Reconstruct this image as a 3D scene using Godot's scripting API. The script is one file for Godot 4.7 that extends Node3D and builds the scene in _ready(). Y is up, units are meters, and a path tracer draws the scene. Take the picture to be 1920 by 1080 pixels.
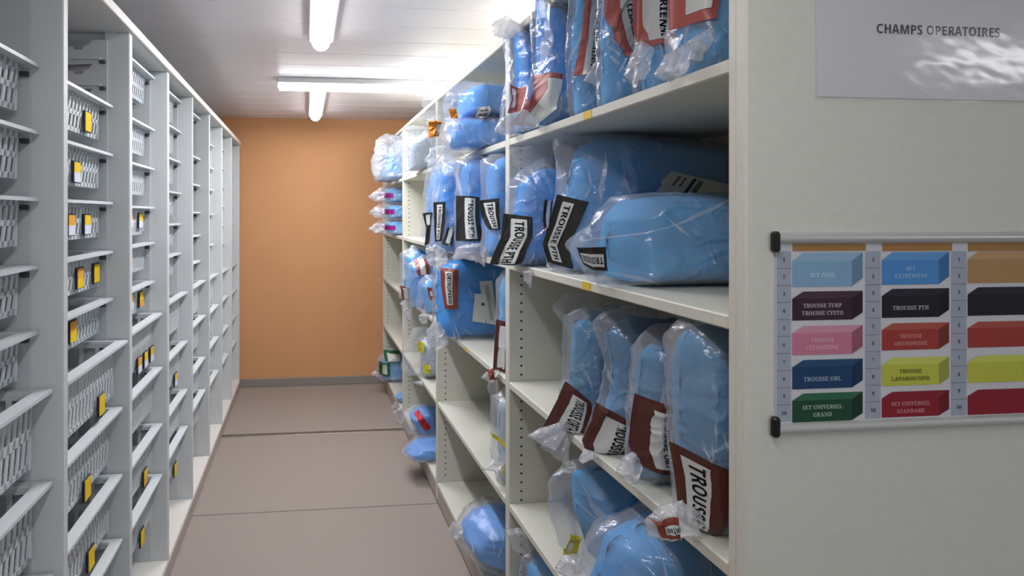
extends Node3D
# Hospital linen store: an aisle between a basket unit (left) and a shelving unit full of bagged blue drape packs (right).
# World: x right, y up, the aisle runs along -z. The eye stands at (0, EYE, 0).

const FOCAL := 1250.0          # pixels of a 1920 x 1080 frame
const CENTRE := Vector2(718, 400)  # where the lens axis meets that frame (shifted lens)
const VANISH := 573.0          # column of the aisle's vanishing point
const EYE := 1.6
const LEFT_X := -0.598         # front plane of the basket unit
const RIGHT_X := 0.72          # front plane of the shelving unit
const TOP_Y := 2.245
const CEILING_Y := 2.48
const WALL_Z := -6.25
const SHELF_Y := [0.12, 0.565, 1.0, 1.425, 1.865]
const BAY_Z := [-1.045, -2.33, -3.63, -4.93, -6.215]

var yaw := atan((CENTRE.x - VANISH) / FOCAL)
var mats := {}
var boxes := {}
var used_names := {}
var fold_noise := FastNoiseLite.new()
var crease_noise := FastNoiseLite.new()
var sans: Font
var serif: Font


# ---------------------------------------------------------------- pixel to place
func ray(x: float, y: float) -> Vector3:
	var r := (x - CENTRE.x) / FOCAL
	return Vector3(r * cos(yaw) + sin(yaw), -(y - CENTRE.y) / FOCAL, r * sin(yaw) - cos(yaw))

func on_z(x: float, y: float, z: float) -> Vector2:
	var d := ray(x, y)
	var t := z / d.z
	return Vector2(d.x * t, EYE + d.y * t)

func on_x(x: float, y: float, at: float) -> Vector3:
	var d := ray(x, y)
	var t := at / d.x
	return Vector3(at, EYE + d.y * t, d.z * t)


# ---------------------------------------------------------------- materials
func mat(called: String, color: Color, rough := 0.6, spec := 0.5) -> StandardMaterial3D:
	if mats.has(called):
		return mats[called]
	var m := StandardMaterial3D.new()
	m.resource_name = called
	m.albedo_color = color
	m.roughness = rough
	m.metallic_specular = spec
	mats[called] = m
	return m

func noise_tex(freq: float, kind: int, ramp_lo: Color, ramp_hi: Color, sd: int, octaves := 4) -> NoiseTexture2D:
	var n := FastNoiseLite.new()
	n.noise_type = kind
	n.frequency = freq
	n.fractal_octaves = octaves
	n.seed = sd
	var t := NoiseTexture2D.new()
	t.width = 512
	t.height = 512
	t.seamless = true
	t.noise = n
	var g := Gradient.new()
	g.set_color(0, ramp_lo)
	g.set_color(1, ramp_hi)
	t.color_ramp = g
	return t

func bump_tex(freq: float, kind: int, strength: float, sd: int) -> NoiseTexture2D:
	var n := FastNoiseLite.new()
	n.noise_type = kind
	n.frequency = freq
	n.seed = sd
	if kind == FastNoiseLite.TYPE_CELLULAR:
		n.cellular_return_type = FastNoiseLite.RETURN_DISTANCE2_SUB
	var t := NoiseTexture2D.new()
	t.width = 512
	t.height = 512
	t.seamless = true
	t.noise = n
	t.as_normal_map = true
	t.bump_strength = strength
	return t

func triplanar(m: StandardMaterial3D, per_metre: float, world := true) -> void:
	m.uv1_triplanar = true
	m.uv1_world_triplanar = world
	m.uv1_scale = Vector3.ONE * per_metre

func make_materials() -> void:
	var w := mat("painted_wall", Color("d8a070"), 0.75, 0.35)
	w.albedo_texture = noise_tex(0.01, FastNoiseLite.TYPE_SIMPLEX_SMOOTH, Color(0.985, 0.985, 0.985), Color(1, 1, 1), 3)
	triplanar(w, 0.6)
	mat("ceiling_lacquer", Color("ece8ea"), 0.42, 0.5)
	var fl := mat("speckled_vinyl", Color("aca096"), 0.55, 0.4)
	fl.albedo_texture = noise_tex(0.22, FastNoiseLite.TYPE_SIMPLEX, Color(0.84, 0.84, 0.85), Color(1.0, 1.0, 1.0), 7, 3)
	triplanar(fl, 3.2)
	var lam := mat("laminate", Color("dadacd"), 0.5, 0.45)
	lam.albedo_texture = noise_tex(0.05, FastNoiseLite.TYPE_SIMPLEX_SMOOTH, Color(0.97, 0.97, 0.97), Color(1, 1, 1), 9)
	triplanar(lam, 1.5)
	mat("back_wall_cream", Color("d5d3cb"), 0.8, 0.3)
	mat("edge_band", Color("e6e2da"), 0.45, 0.5)
	mat("unit_white", Color("d4d7d6"), 0.5, 0.45)
	mat("plastic_grey", Color("d6dcdd"), 0.42, 0.5)
	mat("liner_plastic", Color("c8cccc"), 0.45, 0.5)
	mat("stop_grey", Color("4d5054"), 0.5, 0.4)
	mat("peg_hole_shade", Color("3a3c3a"), 0.8, 0.2)  # dark tone stands in for the shade inside the holes
	mat("base_grey", Color("b4aba3"), 0.6, 0.4)
	mat("joint_dark", Color("4a443f"), 0.7, 0.3)
	var rail := mat("rail_metal", Color("8d857d"), 0.4, 0.5)
	rail.metallic = 0.7
	mat("skirting", Color("928a82"), 0.6, 0.4)
	mat("holder_navy", Color("1b1d33"), 0.45, 0.5)
	mat("card_yellow", Color("f0c824"), 0.7, 0.3)
	mat("card_orange", Color("eaa83a"), 0.7, 0.3)
	mat("card_white", Color("dfe0ec"), 0.7, 0.3)
	mat("strip_peach", Color("e0bfa8"), 0.7, 0.3)
	mat("sticker_yellow", Color("e6c53a"), 0.6, 0.4)
	mat("lamp_housing", Color("d9dddd"), 0.5, 0.5)
	mat("ink_black", Color("17171a"), 0.5, 0.4)
	mat("label_white", Color("d3d8d4"), 0.45, 0.5)
	for c in [["black", "252320"], ["brown", "582f26"], ["red_brown", "8c3f30"], ["coral", "b0605a"], ["purple", "8c1478"], ["green", "14603c"], ["yellow", "d2c832"], ["red", "c0202c"], ["orange", "e08a1e"]]:
		mat("print_" + c[0], Color(c[1]), 0.4, 0.5)
	var cols := [["cloth_blue", "2cabee"], ["cloth_bright", "1c9cf4"], ["cloth_deep", "2ea6ee"], ["cloth_teal", "2b8fc2"], ["cloth_pale", "b9cadb"]]
	for i in cols.size():
		var m := mat(cols[i][0], Color(cols[i][1]), 0.85, 0.3)
		m.albedo_texture = noise_tex(0.04, FastNoiseLite.TYPE_SIMPLEX, Color(0.88, 0.9, 0.93), Color(1, 1, 1), 20 + i, 5)
		m.rim_enabled = true
		m.rim = 0.3
		triplanar(m, 5.0, false)
	var crumple := bump_tex(0.02, FastNoiseLite.TYPE_CELLULAR, 6.0, 31)
	for f in [["film", 0.19, 0.13, 0.8], ["film_milky", 0.34, 0.2, 0.5], ["film_faint", 0.08, 0.14, 0.7], ["film_fold_glint", 0.32, 0.2, 0.3]]:  # the last one is whitened for highlights painted along the creases
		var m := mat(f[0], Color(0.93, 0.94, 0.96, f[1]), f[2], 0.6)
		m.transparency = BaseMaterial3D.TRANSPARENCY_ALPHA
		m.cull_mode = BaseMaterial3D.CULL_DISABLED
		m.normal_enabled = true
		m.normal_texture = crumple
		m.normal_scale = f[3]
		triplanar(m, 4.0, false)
	var glow := mat("lamp_glow", Color(1, 1, 1), 0.4, 0.5)
	glow.emission_enabled = true
	glow.emission = Color(0.985, 0.98, 1.0)
	glow.emission_energy_multiplier = 9.0


# ---------------------------------------------------------------- mesh building
func quad(st: SurfaceTool, a: Vector3, b: Vector3, c: Vector3, d: Vector3) -> void:
	# a b c d run clockwise seen from the front
	var n := (c - a).cross(b - a).normalized()
	for v in [a, b, c, a, c, d]:
		st.set_normal(n)
		st.add_vertex(v)

func tri(st: SurfaceTool, a: Vector3, b: Vector3, c: Vector3) -> void:
	var n := (c - a).cross(b - a).normalized()
	for v in [a, b, c]:
		st.set_normal(n)
		st.add_vertex(v)

func hexa(st: SurfaceTool, lo: Array, hi: Array) -> void:
	# lo and hi: four corners each (-x-z, +x-z, +x+z, -x+z) at the bottom and the top
	quad(st, hi[0], hi[1], hi[2], hi[3])
	quad(st, lo[3], lo[2], lo[1], lo[0])
	for i in 4:
		var j := (i + 1) % 4
		quad(st, hi[j], hi[i], lo[i], lo[j])

func slab(st: SurfaceTool, a: Vector3, b: Vector3) -> void:
	hexa(st, [Vector3(a.x, a.y, a.z), Vector3(b.x, a.y, a.z), Vector3(b.x, a.y, b.z), Vector3(a.x, a.y, b.z)],
		[Vector3(a.x, b.y, a.z), Vector3(b.x, b.y, a.z), Vector3(b.x, b.y, b.z), Vector3(a.x, b.y, b.z)])

func begin() -> SurfaceTool:
	var st := SurfaceTool.new()
	st.begin(Mesh.PRIMITIVE_TRIANGLES)
	return st

func bevelled(size: Vector3, bevel := 0.002) -> ArrayMesh:
	var key := [size, bevel]
	if boxes.has(key):
		return boxes[key]
	var st := begin()
	var h := size / 2.0
	var b := minf(bevel, minf(h.x, minf(h.y, h.z)) * 0.9)
	var axes := [Vector3.RIGHT, Vector3.UP, Vector3.BACK]
	var corner := func(sx: int, sy: int, sz: int, face: int) -> Vector3:
		var v := Vector3(sx * (h.x - b), sy * (h.y - b), sz * (h.z - b))
		v[face] += b * [sx, sy, sz][face]
		return v
	for f in 3:
		var g := (f + 1) % 3
		var k := (f + 2) % 3
		for s in [-1, 1]:
			var cs := []
			for q in [[-1, -1], [1, -1], [1, 1], [-1, 1]]:
				var sg := [0, 0, 0]
				sg[f] = s
				sg[g] = q[0]
				sg[k] = q[1]
				cs.append(corner.call(sg[0], sg[1], sg[2], f))
			if s > 0:
				cs.reverse()
			quad(st, cs[0], cs[1], cs[2], cs[3])
		for s in [-1, 1]:
			for u in [-1, 1]:
				# the edge between faces g (side s) and k (side u), along f
				var e := []
				for t in [-1, 1]:
					var sg := [0, 0, 0]
					sg[f] = t
					sg[g] = s
					sg[k] = u
					e.append([corner.call(sg[0], sg[1], sg[2], g), corner.call(sg[0], sg[1], sg[2], k)])
				if s * u > 0:
					quad(st, e[0][0], e[0][1], e[1][1], e[1][0])
				else:
					quad(st, e[1][0], e[1][1], e[0][1], e[0][0])
	for sx in [-1, 1]:
		for sy in [-1, 1]:
			for sz in [-1, 1]:
				var a: Vector3 = corner.call(sx, sy, sz, 0)
				var c: Vector3 = corner.call(sx, sy, sz, 1)
				var d: Vector3 = corner.call(sx, sy, sz, 2)
				if sx * sy * sz > 0:
					tri(st, a, d, c)
				else:
					tri(st, a, c, d)
	var m := st.commit()
	boxes[key] = m
	return m

func numbered(called: String) -> String:
	if not used_names.has(called):
		used_names[called] = 0
		return called
	used_names[called] += 1
	return "%s_%03d" % [called, used_names[called]]

func thing(called: String, label: String, category: String, at := Vector3.ZERO, group := "") -> Node3D:
	var o := Node3D.new()
	o.name = numbered(called)
	add_child(o)
	o.position = at
	tag(o, label, category, group)
	return o

func tag(o: Node, label: String, category: String, group := "") -> void:
	o.set_meta("label", label)
	o.set_meta("category", category)
	if group:
		o.set_meta("group", group)

func part(called: String, mesh: Mesh, material: Material, parent: Node, at := Vector3.ZERO) -> MeshInstance3D:
	var o := MeshInstance3D.new()
	o.name = called
	o.mesh = mesh
	o.material_override = material
	parent.add_child(o, true)
	o.position = at
	return o

func block(called: String, a: Vector3, b: Vector3, material: Material, parent: Node, bevel := 0.002) -> MeshInstance3D:
	# a box between two corners given in world places, under a parent that stands anywhere unturned
	var lo := a.min(b)
	var hi := a.max(b)
	var base: Vector3 = parent.position if parent != self else Vector3.ZERO
	if parent != self and parent.get_parent() != self and parent.get_parent() is Node3D:
		base += parent.get_parent().position
	return part(called, bevelled((hi - lo).snapped(Vector3.ONE * 0.0001), bevel), material, parent, (lo + hi) / 2.0 - base)

func structure(o: Node, label: String, category: String) -> void:
	o.set_meta("kind", "structure")
	tag(o, label, category)


# ---------------------------------------------------------------- lettering
func text_arrays(text: String, font: Font) -> Dictionary:
	var tm := TextMesh.new()
	tm.text = text
	tm.font = font
	tm.font_size = 64
	tm.pixel_size = 0.01
	tm.depth = 0.0
	tm.curve_step = 2.0
	var arr := tm.get_mesh_arrays()
	var v: PackedVector3Array = arr[Mesh.ARRAY_VERTEX]
	var idx: PackedInt32Array = arr[Mesh.ARRAY_INDEX] if arr[Mesh.ARRAY_INDEX] != null else PackedInt32Array(range(v.size()))
	var lo := Vector3(1e9, 1e9, 0)
	var hi := Vector3(-1e9, -1e9, 0)
	for p in v:
		lo = lo.min(p)
		hi = hi.max(p)
	return {"v": v, "i": idx, "lo": lo, "size": hi - lo}

func flat_text(called: String, text: String, font: Font, height: float, material: Material, parent: Node, at: Vector3, max_width := 0.0) -> MeshInstance3D:
	# lettering on a plane that faces +z, centred on the given place
	var t := text_arrays(text, font)
	var k: float = height / t.size.y
	var kx := k
	if max_width > 0.0 and t.size.x * k > max_width:
		kx = max_width / t.size.x
	var st := begin()
	for i in t.i:
		var p: Vector3 = t.v[i] - t.lo - t.size / 2.0
		st.set_normal(Vector3.BACK)
		st.add_vertex(Vector3(p.x * kx, p.y * k, 0))
	return part(called, st.commit(), material, parent, at)


# ---------------------------------------------------------------- bagged packs
# A pack lies across the shelf: its outline is a section in the x-y plane, with a pillow-like thickness along z.
func polar(pts: PackedVector2Array) -> Dictionary:
	var c := Vector2.ZERO
	var area := 0.0
	for i in pts.size():
		var a := pts[i]
		var b := pts[(i + 1) % pts.size()]
		var w := a.cross(b)
		area += w
		c += (a + b) * w
	c /= 3.0 * area
	var r := PackedFloat32Array()
	r.resize(256)
	for k in 256:
		var d := Vector2.from_angle(k * TAU / 256.0)
		var best := 0.004
		for i in pts.size():
			var a := pts[i] - c
			var e := pts[(i + 1) % pts.size()] - c - a
			var den := d.cross(e)
			if absf(den) < 1e-9:
				continue
			var t := a.cross(e) / den
			var u := a.cross(d) / den
			if t > best and u >= -0.001 and u <= 1.001:
				best = t
		r[k] = best
	for pass_ in 2:
		var q := r.duplicate()
		for k in 256:
			r[k] = (q[(k + 255) % 256] + q[k] * 2.0 + q[(k + 1) % 256]) / 4.0
	return {"c": c, "r": r}

func radius(sh: Dictionary, ang: float) -> float:
	var f := fposmod(ang, TAU) / TAU * 256.0
	var i := int(f)
	return lerpf(sh.r[i % 256], sh.r[(i + 1) % 256], f - i)

func share(sh: Dictionary, p: Vector2) -> float:
	var v: Vector2 = p - sh.c
	return v.length() / radius(sh, v.angle())

func cloth_height(b: Dictionary, p: Vector2) -> float:
	var s := minf(share(b.sh, p), 1.0)
	var base: float = b.t * pow(1.0 - pow(s, b.get("n", 5.0)), 0.5)
	var q: Vector2 = p * 5.0 + b.off
	var n: float = fold_noise.get_noise_2d(q.x * 0.7, q.y * 0.6)
	var drag: float = 1.0 - absf(crease_noise.get_noise_2d(q.x * 0.55 + q.y * 0.5, q.y * 0.22 - q.x * 0.12))
	var h := base * (1.0 + 0.13 * n - 0.10 * pow(drag, 7.0))
	for y in b.seams:
		# edges of the folded layers: shallow steps along the pack
		var d: float = (p.y - y - 0.012 * fold_noise.get_noise_2d(q.x * 0.6, y * 9.0)) / 0.005
		h -= minf(base, 0.0045) * exp(-d * d)
	return h

func film_height(f: Dictionary, p: Vector2, side: float) -> float:
	var s := minf(share(f.sh, p), 1.0)
	var h: float = f.thin * sqrt(maxf(0.0, 1.0 - s * s))
	var q: Vector2 = p * f.get("grain", 1.0) + f.off + Vector2(side * 3.7, 0)
	var drape: Vector2 = f.get("drape", Vector2(1.0, 0.35))
	var big: float = 0.5 + 0.5 * fold_noise.get_noise_2d(q.x * 9.0 * drape.x, q.y * 9.0 * drape.y)
	var r1: float = 1.0 - absf(crease_noise.get_noise_2d(q.x * 11.0 * drape.x + big, q.y * 11.0 * drape.y))
	var r2: float = 1.0 - absf(crease_noise.get_noise_2d(q.y * 16.0 + 9.0, q.x * 19.0 - q.y * 9.0))
	var qq := q.rotated(f.off.x)
	var r3: float = 1.0 - absf(crease_noise.get_noise_2d(qq.x * 34.0, qq.y * 8.0 + 5.0))
	var rim := minf(1.0, (1.0 - s) * 7.0)
	for c in f.calm:
		rim *= lerpf(0.22, 1.0, smoothstep(0.55, 1.15, p.distance_to(c[0]) / c[1]))
	h += rim * f.amp * (0.7 * big + 1.5 * pow(r1, 6.0) + 0.7 * pow(r2, 8.0) + 0.25 * pow(r3, 4.0))
	for b in f.packs:
		var sb := share(b.sh, p)
		h = maxf(h, b.t * 1.05 * smoothstep(1.3, 0.8, sb) + 0.002 + rim * f.amp * (0.6 * big + 1.3 * pow(r1, 6.0) + 0.6 * pow(r2, 8.0) + 0.25 * pow(r3, 4.0)))
	return h

func pillow(sh: Dictionary, height: Callable, nr: int, kr: int, room: Array, ripple: float, off: Vector2) -> ArrayMesh:
	# front and back shells on a ring grid that share the rim
	var verts := PackedVector3Array()
	var idx := PackedInt32Array()
	var rim := PackedVector2Array()
	for i in nr:
		var a := i * TAU / nr
		var rr := radius(sh, a)
		rr *= 1.0 + ripple * crease_noise.get_noise_2d(cos(a) * 5.0 + off.x, sin(a) * 5.0 + off.y)
		rim.append(Vector2.from_angle(a) * rr)
	for i in nr:
		verts.append(_settle(sh.c + rim[i], 0.0, room))
	for side in [1.0, -1.0]:
		var kk: int = kr if side > 0 else maxi(4, kr / 3)
		var prev := 0
		for k in range(1, kk):
			var s := cos(k * PI / 2.0 / kk)
			var at := verts.size()
			for i in nr:
				var p: Vector2 = sh.c + rim[i] * s
				verts.append(_settle(p, side * height.call(p, side), room))
			for i in nr:
				var j := (i + 1) % nr
				if side > 0:
					idx.append_array([prev + i, at + i, prev + j, prev + j, at + i, at + j])
				else:
					idx.append_array([prev + i, prev + j, at + i, prev + j, at + j, at + i])
			prev = at
		var mid := verts.size()
		verts.append(_settle(sh.c, side * height.call(sh.c + Vector2(0.0001, 0), side), room))
		for i in nr:
			var j := (i + 1) % nr
			if side > 0:
				idx.append_array([prev + i, mid, prev + j])
			else:
				idx.append_array([prev + i, prev + j, mid])
	var arr := []
	arr.resize(Mesh.ARRAY_MAX)
	arr[Mesh.ARRAY_VERTEX] = verts
	arr[Mesh.ARRAY_INDEX] = idx
	var st := SurfaceTool.new()
	st.create_from_arrays(arr)
	st.generate_normals()
	return st.commit()

func _settle(p: Vector2, z: float, room: Array) -> Vector3:
	# inside the compartment nothing passes the shelf below, the shelf above, the back or the uprights
	if p.x < RIGHT_X - 0.004:
		return Vector3(p.x, p.y if room.size() > 4 else maxf(p.y, room[0]), z)
	if room.size() > 4 and p.y < room[0] + 0.02:
		return Vector3(RIGHT_X - 0.006, p.y, z)   # a tail drapes down in front of the shelf edge
	return Vector3(minf(p.x, 1.274), clampf(p.y, room[0], room[1]), clampf(z, room[2], room[3]))

func outline(px: Array, z: float, shelf: float, lift: float, roof: float) -> PackedVector2Array:
	var out := PackedVector2Array()
	for i in px.size() / 2:
		var p := on_z(px[2 * i], px[2 * i + 1], z)
		if p.x > RIGHT_X - 0.02 and absf(p.y - shelf) < 0.035:
			p.y = shelf + lift
		p.x = minf(p.x, 1.268 - lift)
		if p.x > RIGHT_X - 0.01:
			p.y = minf(p.y, roof - lift)
		out.append(p)
	return out

func pack(spec: Dictionary) -> Node3D:
	var z: float = spec.z
	var shelf: float = SHELF_Y[spec.shelf] + spec.get("up", 0.0)
	var rnd := RandomNumberGenerator.new()
	rnd.seed = spec.seed
	var near: bool = z > -2.34
	var nr: int = 190 if near else 90
	var kr: int = 42 if near else 18
	var root := thing("bagged_drape_pack", spec.label, "bagged pack", Vector3.ZERO, spec.get("group", ""))
	var roof: float = (SHELF_Y[spec.shelf + 1] if spec.shelf < 4 else TOP_Y) - 0.031
	var bay := 0
	while BAY_Z[bay + 1] > z:
		bay += 1
	var room := [shelf + 0.002, roof + 0.003, BAY_Z[bay + 1] + 0.026 - z, BAY_Z[bay] - 0.028 - z]
	var film := outline(spec.film, z, shelf, 0.002, roof)
	var fsh := polar(film)
	var base := Vector3(fsh.c.x, shelf, z)
	root.position = base
	var packs := []
	for px in spec.get("cloth", []):
		var sh := polar(outline(px, z, shelf, 0.006, roof))
		packs.append({"sh": sh, "t": spec.t, "off": Vector2(rnd.randf() * 40, rnd.randf() * 40), "n": spec.get("n", 5.0), "seams": []})
	for b in packs:
		for k in 2:
			b.seams.append(b.sh.c.y + (rnd.randf() - 0.5 + (k - 0.5) * 0.7) * 0.12)
		var m := pillow(b.sh, func(p: Vector2, _s: float) -> float: return cloth_height(b, p), nr, kr, [shelf + 0.004, roof, room[2], room[3]], 0.05, b.off)
		var o := part(spec.get("cloth_name", "folded_cloth"), m, mats[spec.get("tone", "cloth_blue")], root)
		o.position = Vector3(0, 0, z) - base
	var f := {"sh": fsh, "thin": spec.get("thin", 0.02), "amp": spec.get("amp", 0.015), "off": Vector2(rnd.randf() * 40, rnd.randf() * 40), "packs": packs, "drape": spec.get("drape", Vector2(1.0, 0.35)), "z": z, "calm": calm_spots(spec, 0, z), "room": [room[0] + 0.001, room[1], room[2], room[3]]}
	if packs.is_empty():
		f.thin = spec.t
	var fo := part("plastic_film", pillow(fsh, func(p: Vector2, s: float) -> float: return film_height(f, p, s), nr, kr, room, 0.05, f.off), mats[spec.get("wrap", "film")], root)
	fo.position = Vector3(0, 0, z) - base
	film_fold_glints(f, room, rnd, root, base, spec.get("folds", 10 if near else 6))  # whitish ribbons stand in for glints on the creased film
	var surfaces := [f]
	for t in spec.get("tails", []):
		var tz: float = z + t.get("dz", 0.0)
		var tsh := polar(outline(t.px, tz, shelf, 0.004, roof))
		var tf := {"sh": tsh, "thin": t.get("t", 0.012), "amp": t.get("amp", 0.010), "off": Vector2(rnd.randf() * 40, rnd.randf() * 40), "packs": [], "drape": t.get("drape", Vector2(0.8, 0.8)), "z": tz, "calm": [], "room": [room[0] + 0.001, room[1], room[2] + z - tz, room[3] + z - tz, 1.0]}
		var to := part("film_tail", pillow(tsh, func(p: Vector2, s: float) -> float: return film_height(tf, p, s), nr / 2, kr / 2, tf.room, 0.16, tf.off), mats[t.get("wrap", "film_milky")], root)
		to.position = Vector3(0, 0, tz) - base
		surfaces.append(tf)
	for l in spec.get("labels", []):
		print_label(l, surfaces[l.get("on", 0)], root, base)
	for s in spec.get("slips", []):
		paper_slip(s, f, root, base)
	return root

func film_fold_glints(f: Dictionary, room: Array, rnd: RandomNumberGenerator, root: Node3D, base: Vector3, count: int) -> void:
	# highlights painted as whitish tapering ribbons along creases where the film lies double
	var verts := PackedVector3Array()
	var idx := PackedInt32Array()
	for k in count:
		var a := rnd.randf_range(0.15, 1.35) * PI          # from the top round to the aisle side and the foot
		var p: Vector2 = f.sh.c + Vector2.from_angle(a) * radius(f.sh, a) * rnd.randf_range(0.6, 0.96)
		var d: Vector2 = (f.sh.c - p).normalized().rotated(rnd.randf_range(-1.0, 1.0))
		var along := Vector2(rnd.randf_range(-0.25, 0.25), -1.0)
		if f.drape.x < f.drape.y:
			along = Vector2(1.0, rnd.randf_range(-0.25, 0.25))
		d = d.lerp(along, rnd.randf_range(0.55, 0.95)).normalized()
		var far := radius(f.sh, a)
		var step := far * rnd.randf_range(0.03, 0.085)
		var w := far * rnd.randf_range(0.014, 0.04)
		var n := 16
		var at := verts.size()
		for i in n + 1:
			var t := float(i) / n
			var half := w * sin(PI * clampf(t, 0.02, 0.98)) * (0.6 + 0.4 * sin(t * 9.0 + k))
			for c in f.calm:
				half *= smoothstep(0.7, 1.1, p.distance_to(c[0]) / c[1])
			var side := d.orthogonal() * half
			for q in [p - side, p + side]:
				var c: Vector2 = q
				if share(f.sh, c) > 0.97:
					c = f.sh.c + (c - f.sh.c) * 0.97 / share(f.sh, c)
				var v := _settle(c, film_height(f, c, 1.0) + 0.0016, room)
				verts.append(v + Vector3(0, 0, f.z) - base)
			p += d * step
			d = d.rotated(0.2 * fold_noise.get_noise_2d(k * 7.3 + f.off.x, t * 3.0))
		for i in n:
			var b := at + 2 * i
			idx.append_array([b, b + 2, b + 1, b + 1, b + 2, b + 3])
	var arr := []
	arr.resize(Mesh.ARRAY_MAX)
	arr[Mesh.ARRAY_VERTEX] = verts
	arr[Mesh.ARRAY_INDEX] = idx
	var st := SurfaceTool.new()
	st.create_from_arrays(arr)
	st.generate_normals()
	var o := part("film_crease_glints", st.commit(), mats["film_fold_glint"], root)  # highlight streaks put into the colour of these ribbons
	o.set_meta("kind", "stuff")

func calm_spots(spec: Dictionary, on: int, z: float) -> Array:
	# printed areas are stiffer: the film creases less there
	var out := []
	for l in spec.get("labels", []) + spec.get("slips", []):
		if l.get("on", 0) != on:
			continue
		for i in l.rows.size() - 1:
			var a: Array = l.rows[i]
			var b: Array = l.rows[i + 1]
			var c := on_z((a[0] + a[2] + b[0] + b[2]) / 4.0, (a[1] + a[3] + b[1] + b[3]) / 4.0, z)
			var e := on_z(a[0], a[1], z)
			var g := on_z(b[2], b[3], z)
			out.append([c, maxf(c.distance_to(e), c.distance_to(g)) * 1.1])
	return out

func row_point(rows: Array, u: float, v: float) -> Vector2:
	var f := clampf(v, 0.0, 0.9999) * (rows.size() - 1)
	var i := int(f)
	var k := f - i
	var a: Array = rows[i]
	var b: Array = rows[i + 1]
	var l := Vector2(a[0], a[1]).lerp(Vector2(b[0], b[1]), k)
	var r := Vector2(a[2], a[3]).lerp(Vector2(b[2], b[3]), k)
	return l.lerp(r, u)

func on_film(f: Dictionary, px: Vector2, lift: float) -> Vector3:
	# a print's outline is read on one plane through its middle, then laid on the film
	var p := on_z(px.x, px.y, f.print_z)
	return _settle(p, film_height(f, p, 1.0) + lift, f.room) + Vector3(0, 0, f.z)

func print_plane(f: Dictionary, rows: Array) -> void:
	var mid := row_point(rows, 0.5, 0.5)
	var z: float = f.z
	for k in 8:
		z = lerpf(z, f.z + film_height(f, on_z(mid.x, mid.y, z), 1.0), 0.5)
	f.print_z = z

func patch(f: Dictionary, rows: Array, u0: float, u1: float, v0: float, v1: float, nu: int, nv: int, lift: float, base: Vector3) -> ArrayMesh:
	var verts := PackedVector3Array()
	var idx := PackedInt32Array()
	for j in nv + 1:
		for i in nu + 1:
			verts.append(on_film(f, row_point(rows, lerpf(u0, u1, float(i) / nu), lerpf(v0, v1, float(j) / nv)), lift) - base)
	for j in nv:
		for i in nu:
			var a := j * (nu + 1) + i
			var b := a + nu + 1
			idx.append_array([a, a + 1, b, a + 1, b + 1, b])
	var arr := []
	arr.resize(Mesh.ARRAY_MAX)
	arr[Mesh.ARRAY_VERTEX] = verts
	arr[Mesh.ARRAY_INDEX] = idx
	var st := SurfaceTool.new()
	st.create_from_arrays(arr)
	st.generate_normals()
	return st.commit()

func print_label(l: Dictionary, f: Dictionary, root: Node3D, base: Vector3) -> void:
	print_plane(f, l.rows)
	var o := part("printed_label", patch(f, l.rows, 0, 1, 0, 1, 20, 40, 0.005, base), mats["print_" + l.ink], root)
	if not l.has("strip"):
		return
	var s: Array = l.strip
	part("white_strip", patch(f, l.rows, s[0], s[1], s[2], s[3], 16, 40, 0.0075, base), mats["label_white"], o)
	if not l.has("text"):
		return
	var t := text_arrays(l.text, sans)
	var ends: Array = l.get("span", [0.04, 0.96])
	var w: float = s[1] - s[0]
	var st := begin()
	for i in t.i:
		var p: Vector3 = t.v[i] - t.lo
		var v: float = lerpf(s[2], s[3], lerpf(ends[0], ends[1], p.x / t.size.x))
		var u: float = s[0] + w * (l.get("rise", 0.22) + l.get("tall", 0.56) * p.y / t.size.y)
		st.set_normal(Vector3.BACK)
		st.add_vertex(on_film(f, row_point(l.rows, u, v), 0.0098) - base)
	part("lettering", st.commit(), mats["ink_black"], o)

func paper_slip(s: Dictionary, f: Dictionary, root: Node3D, base: Vector3) -> void:
	print_plane(f, s.rows)
	var o := part("paper_slip", patch(f, s.rows, 0, 1, 0, 1, 8, 8, 0.003, base), mats["label_white"], root)
	for b in s.get("bars", []):
		part("printed_bar", patch(f, s.rows, b[0], b[1], b[2], b[3], 3, 3, 0.0045, base), mats[b[4]], o)


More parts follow.
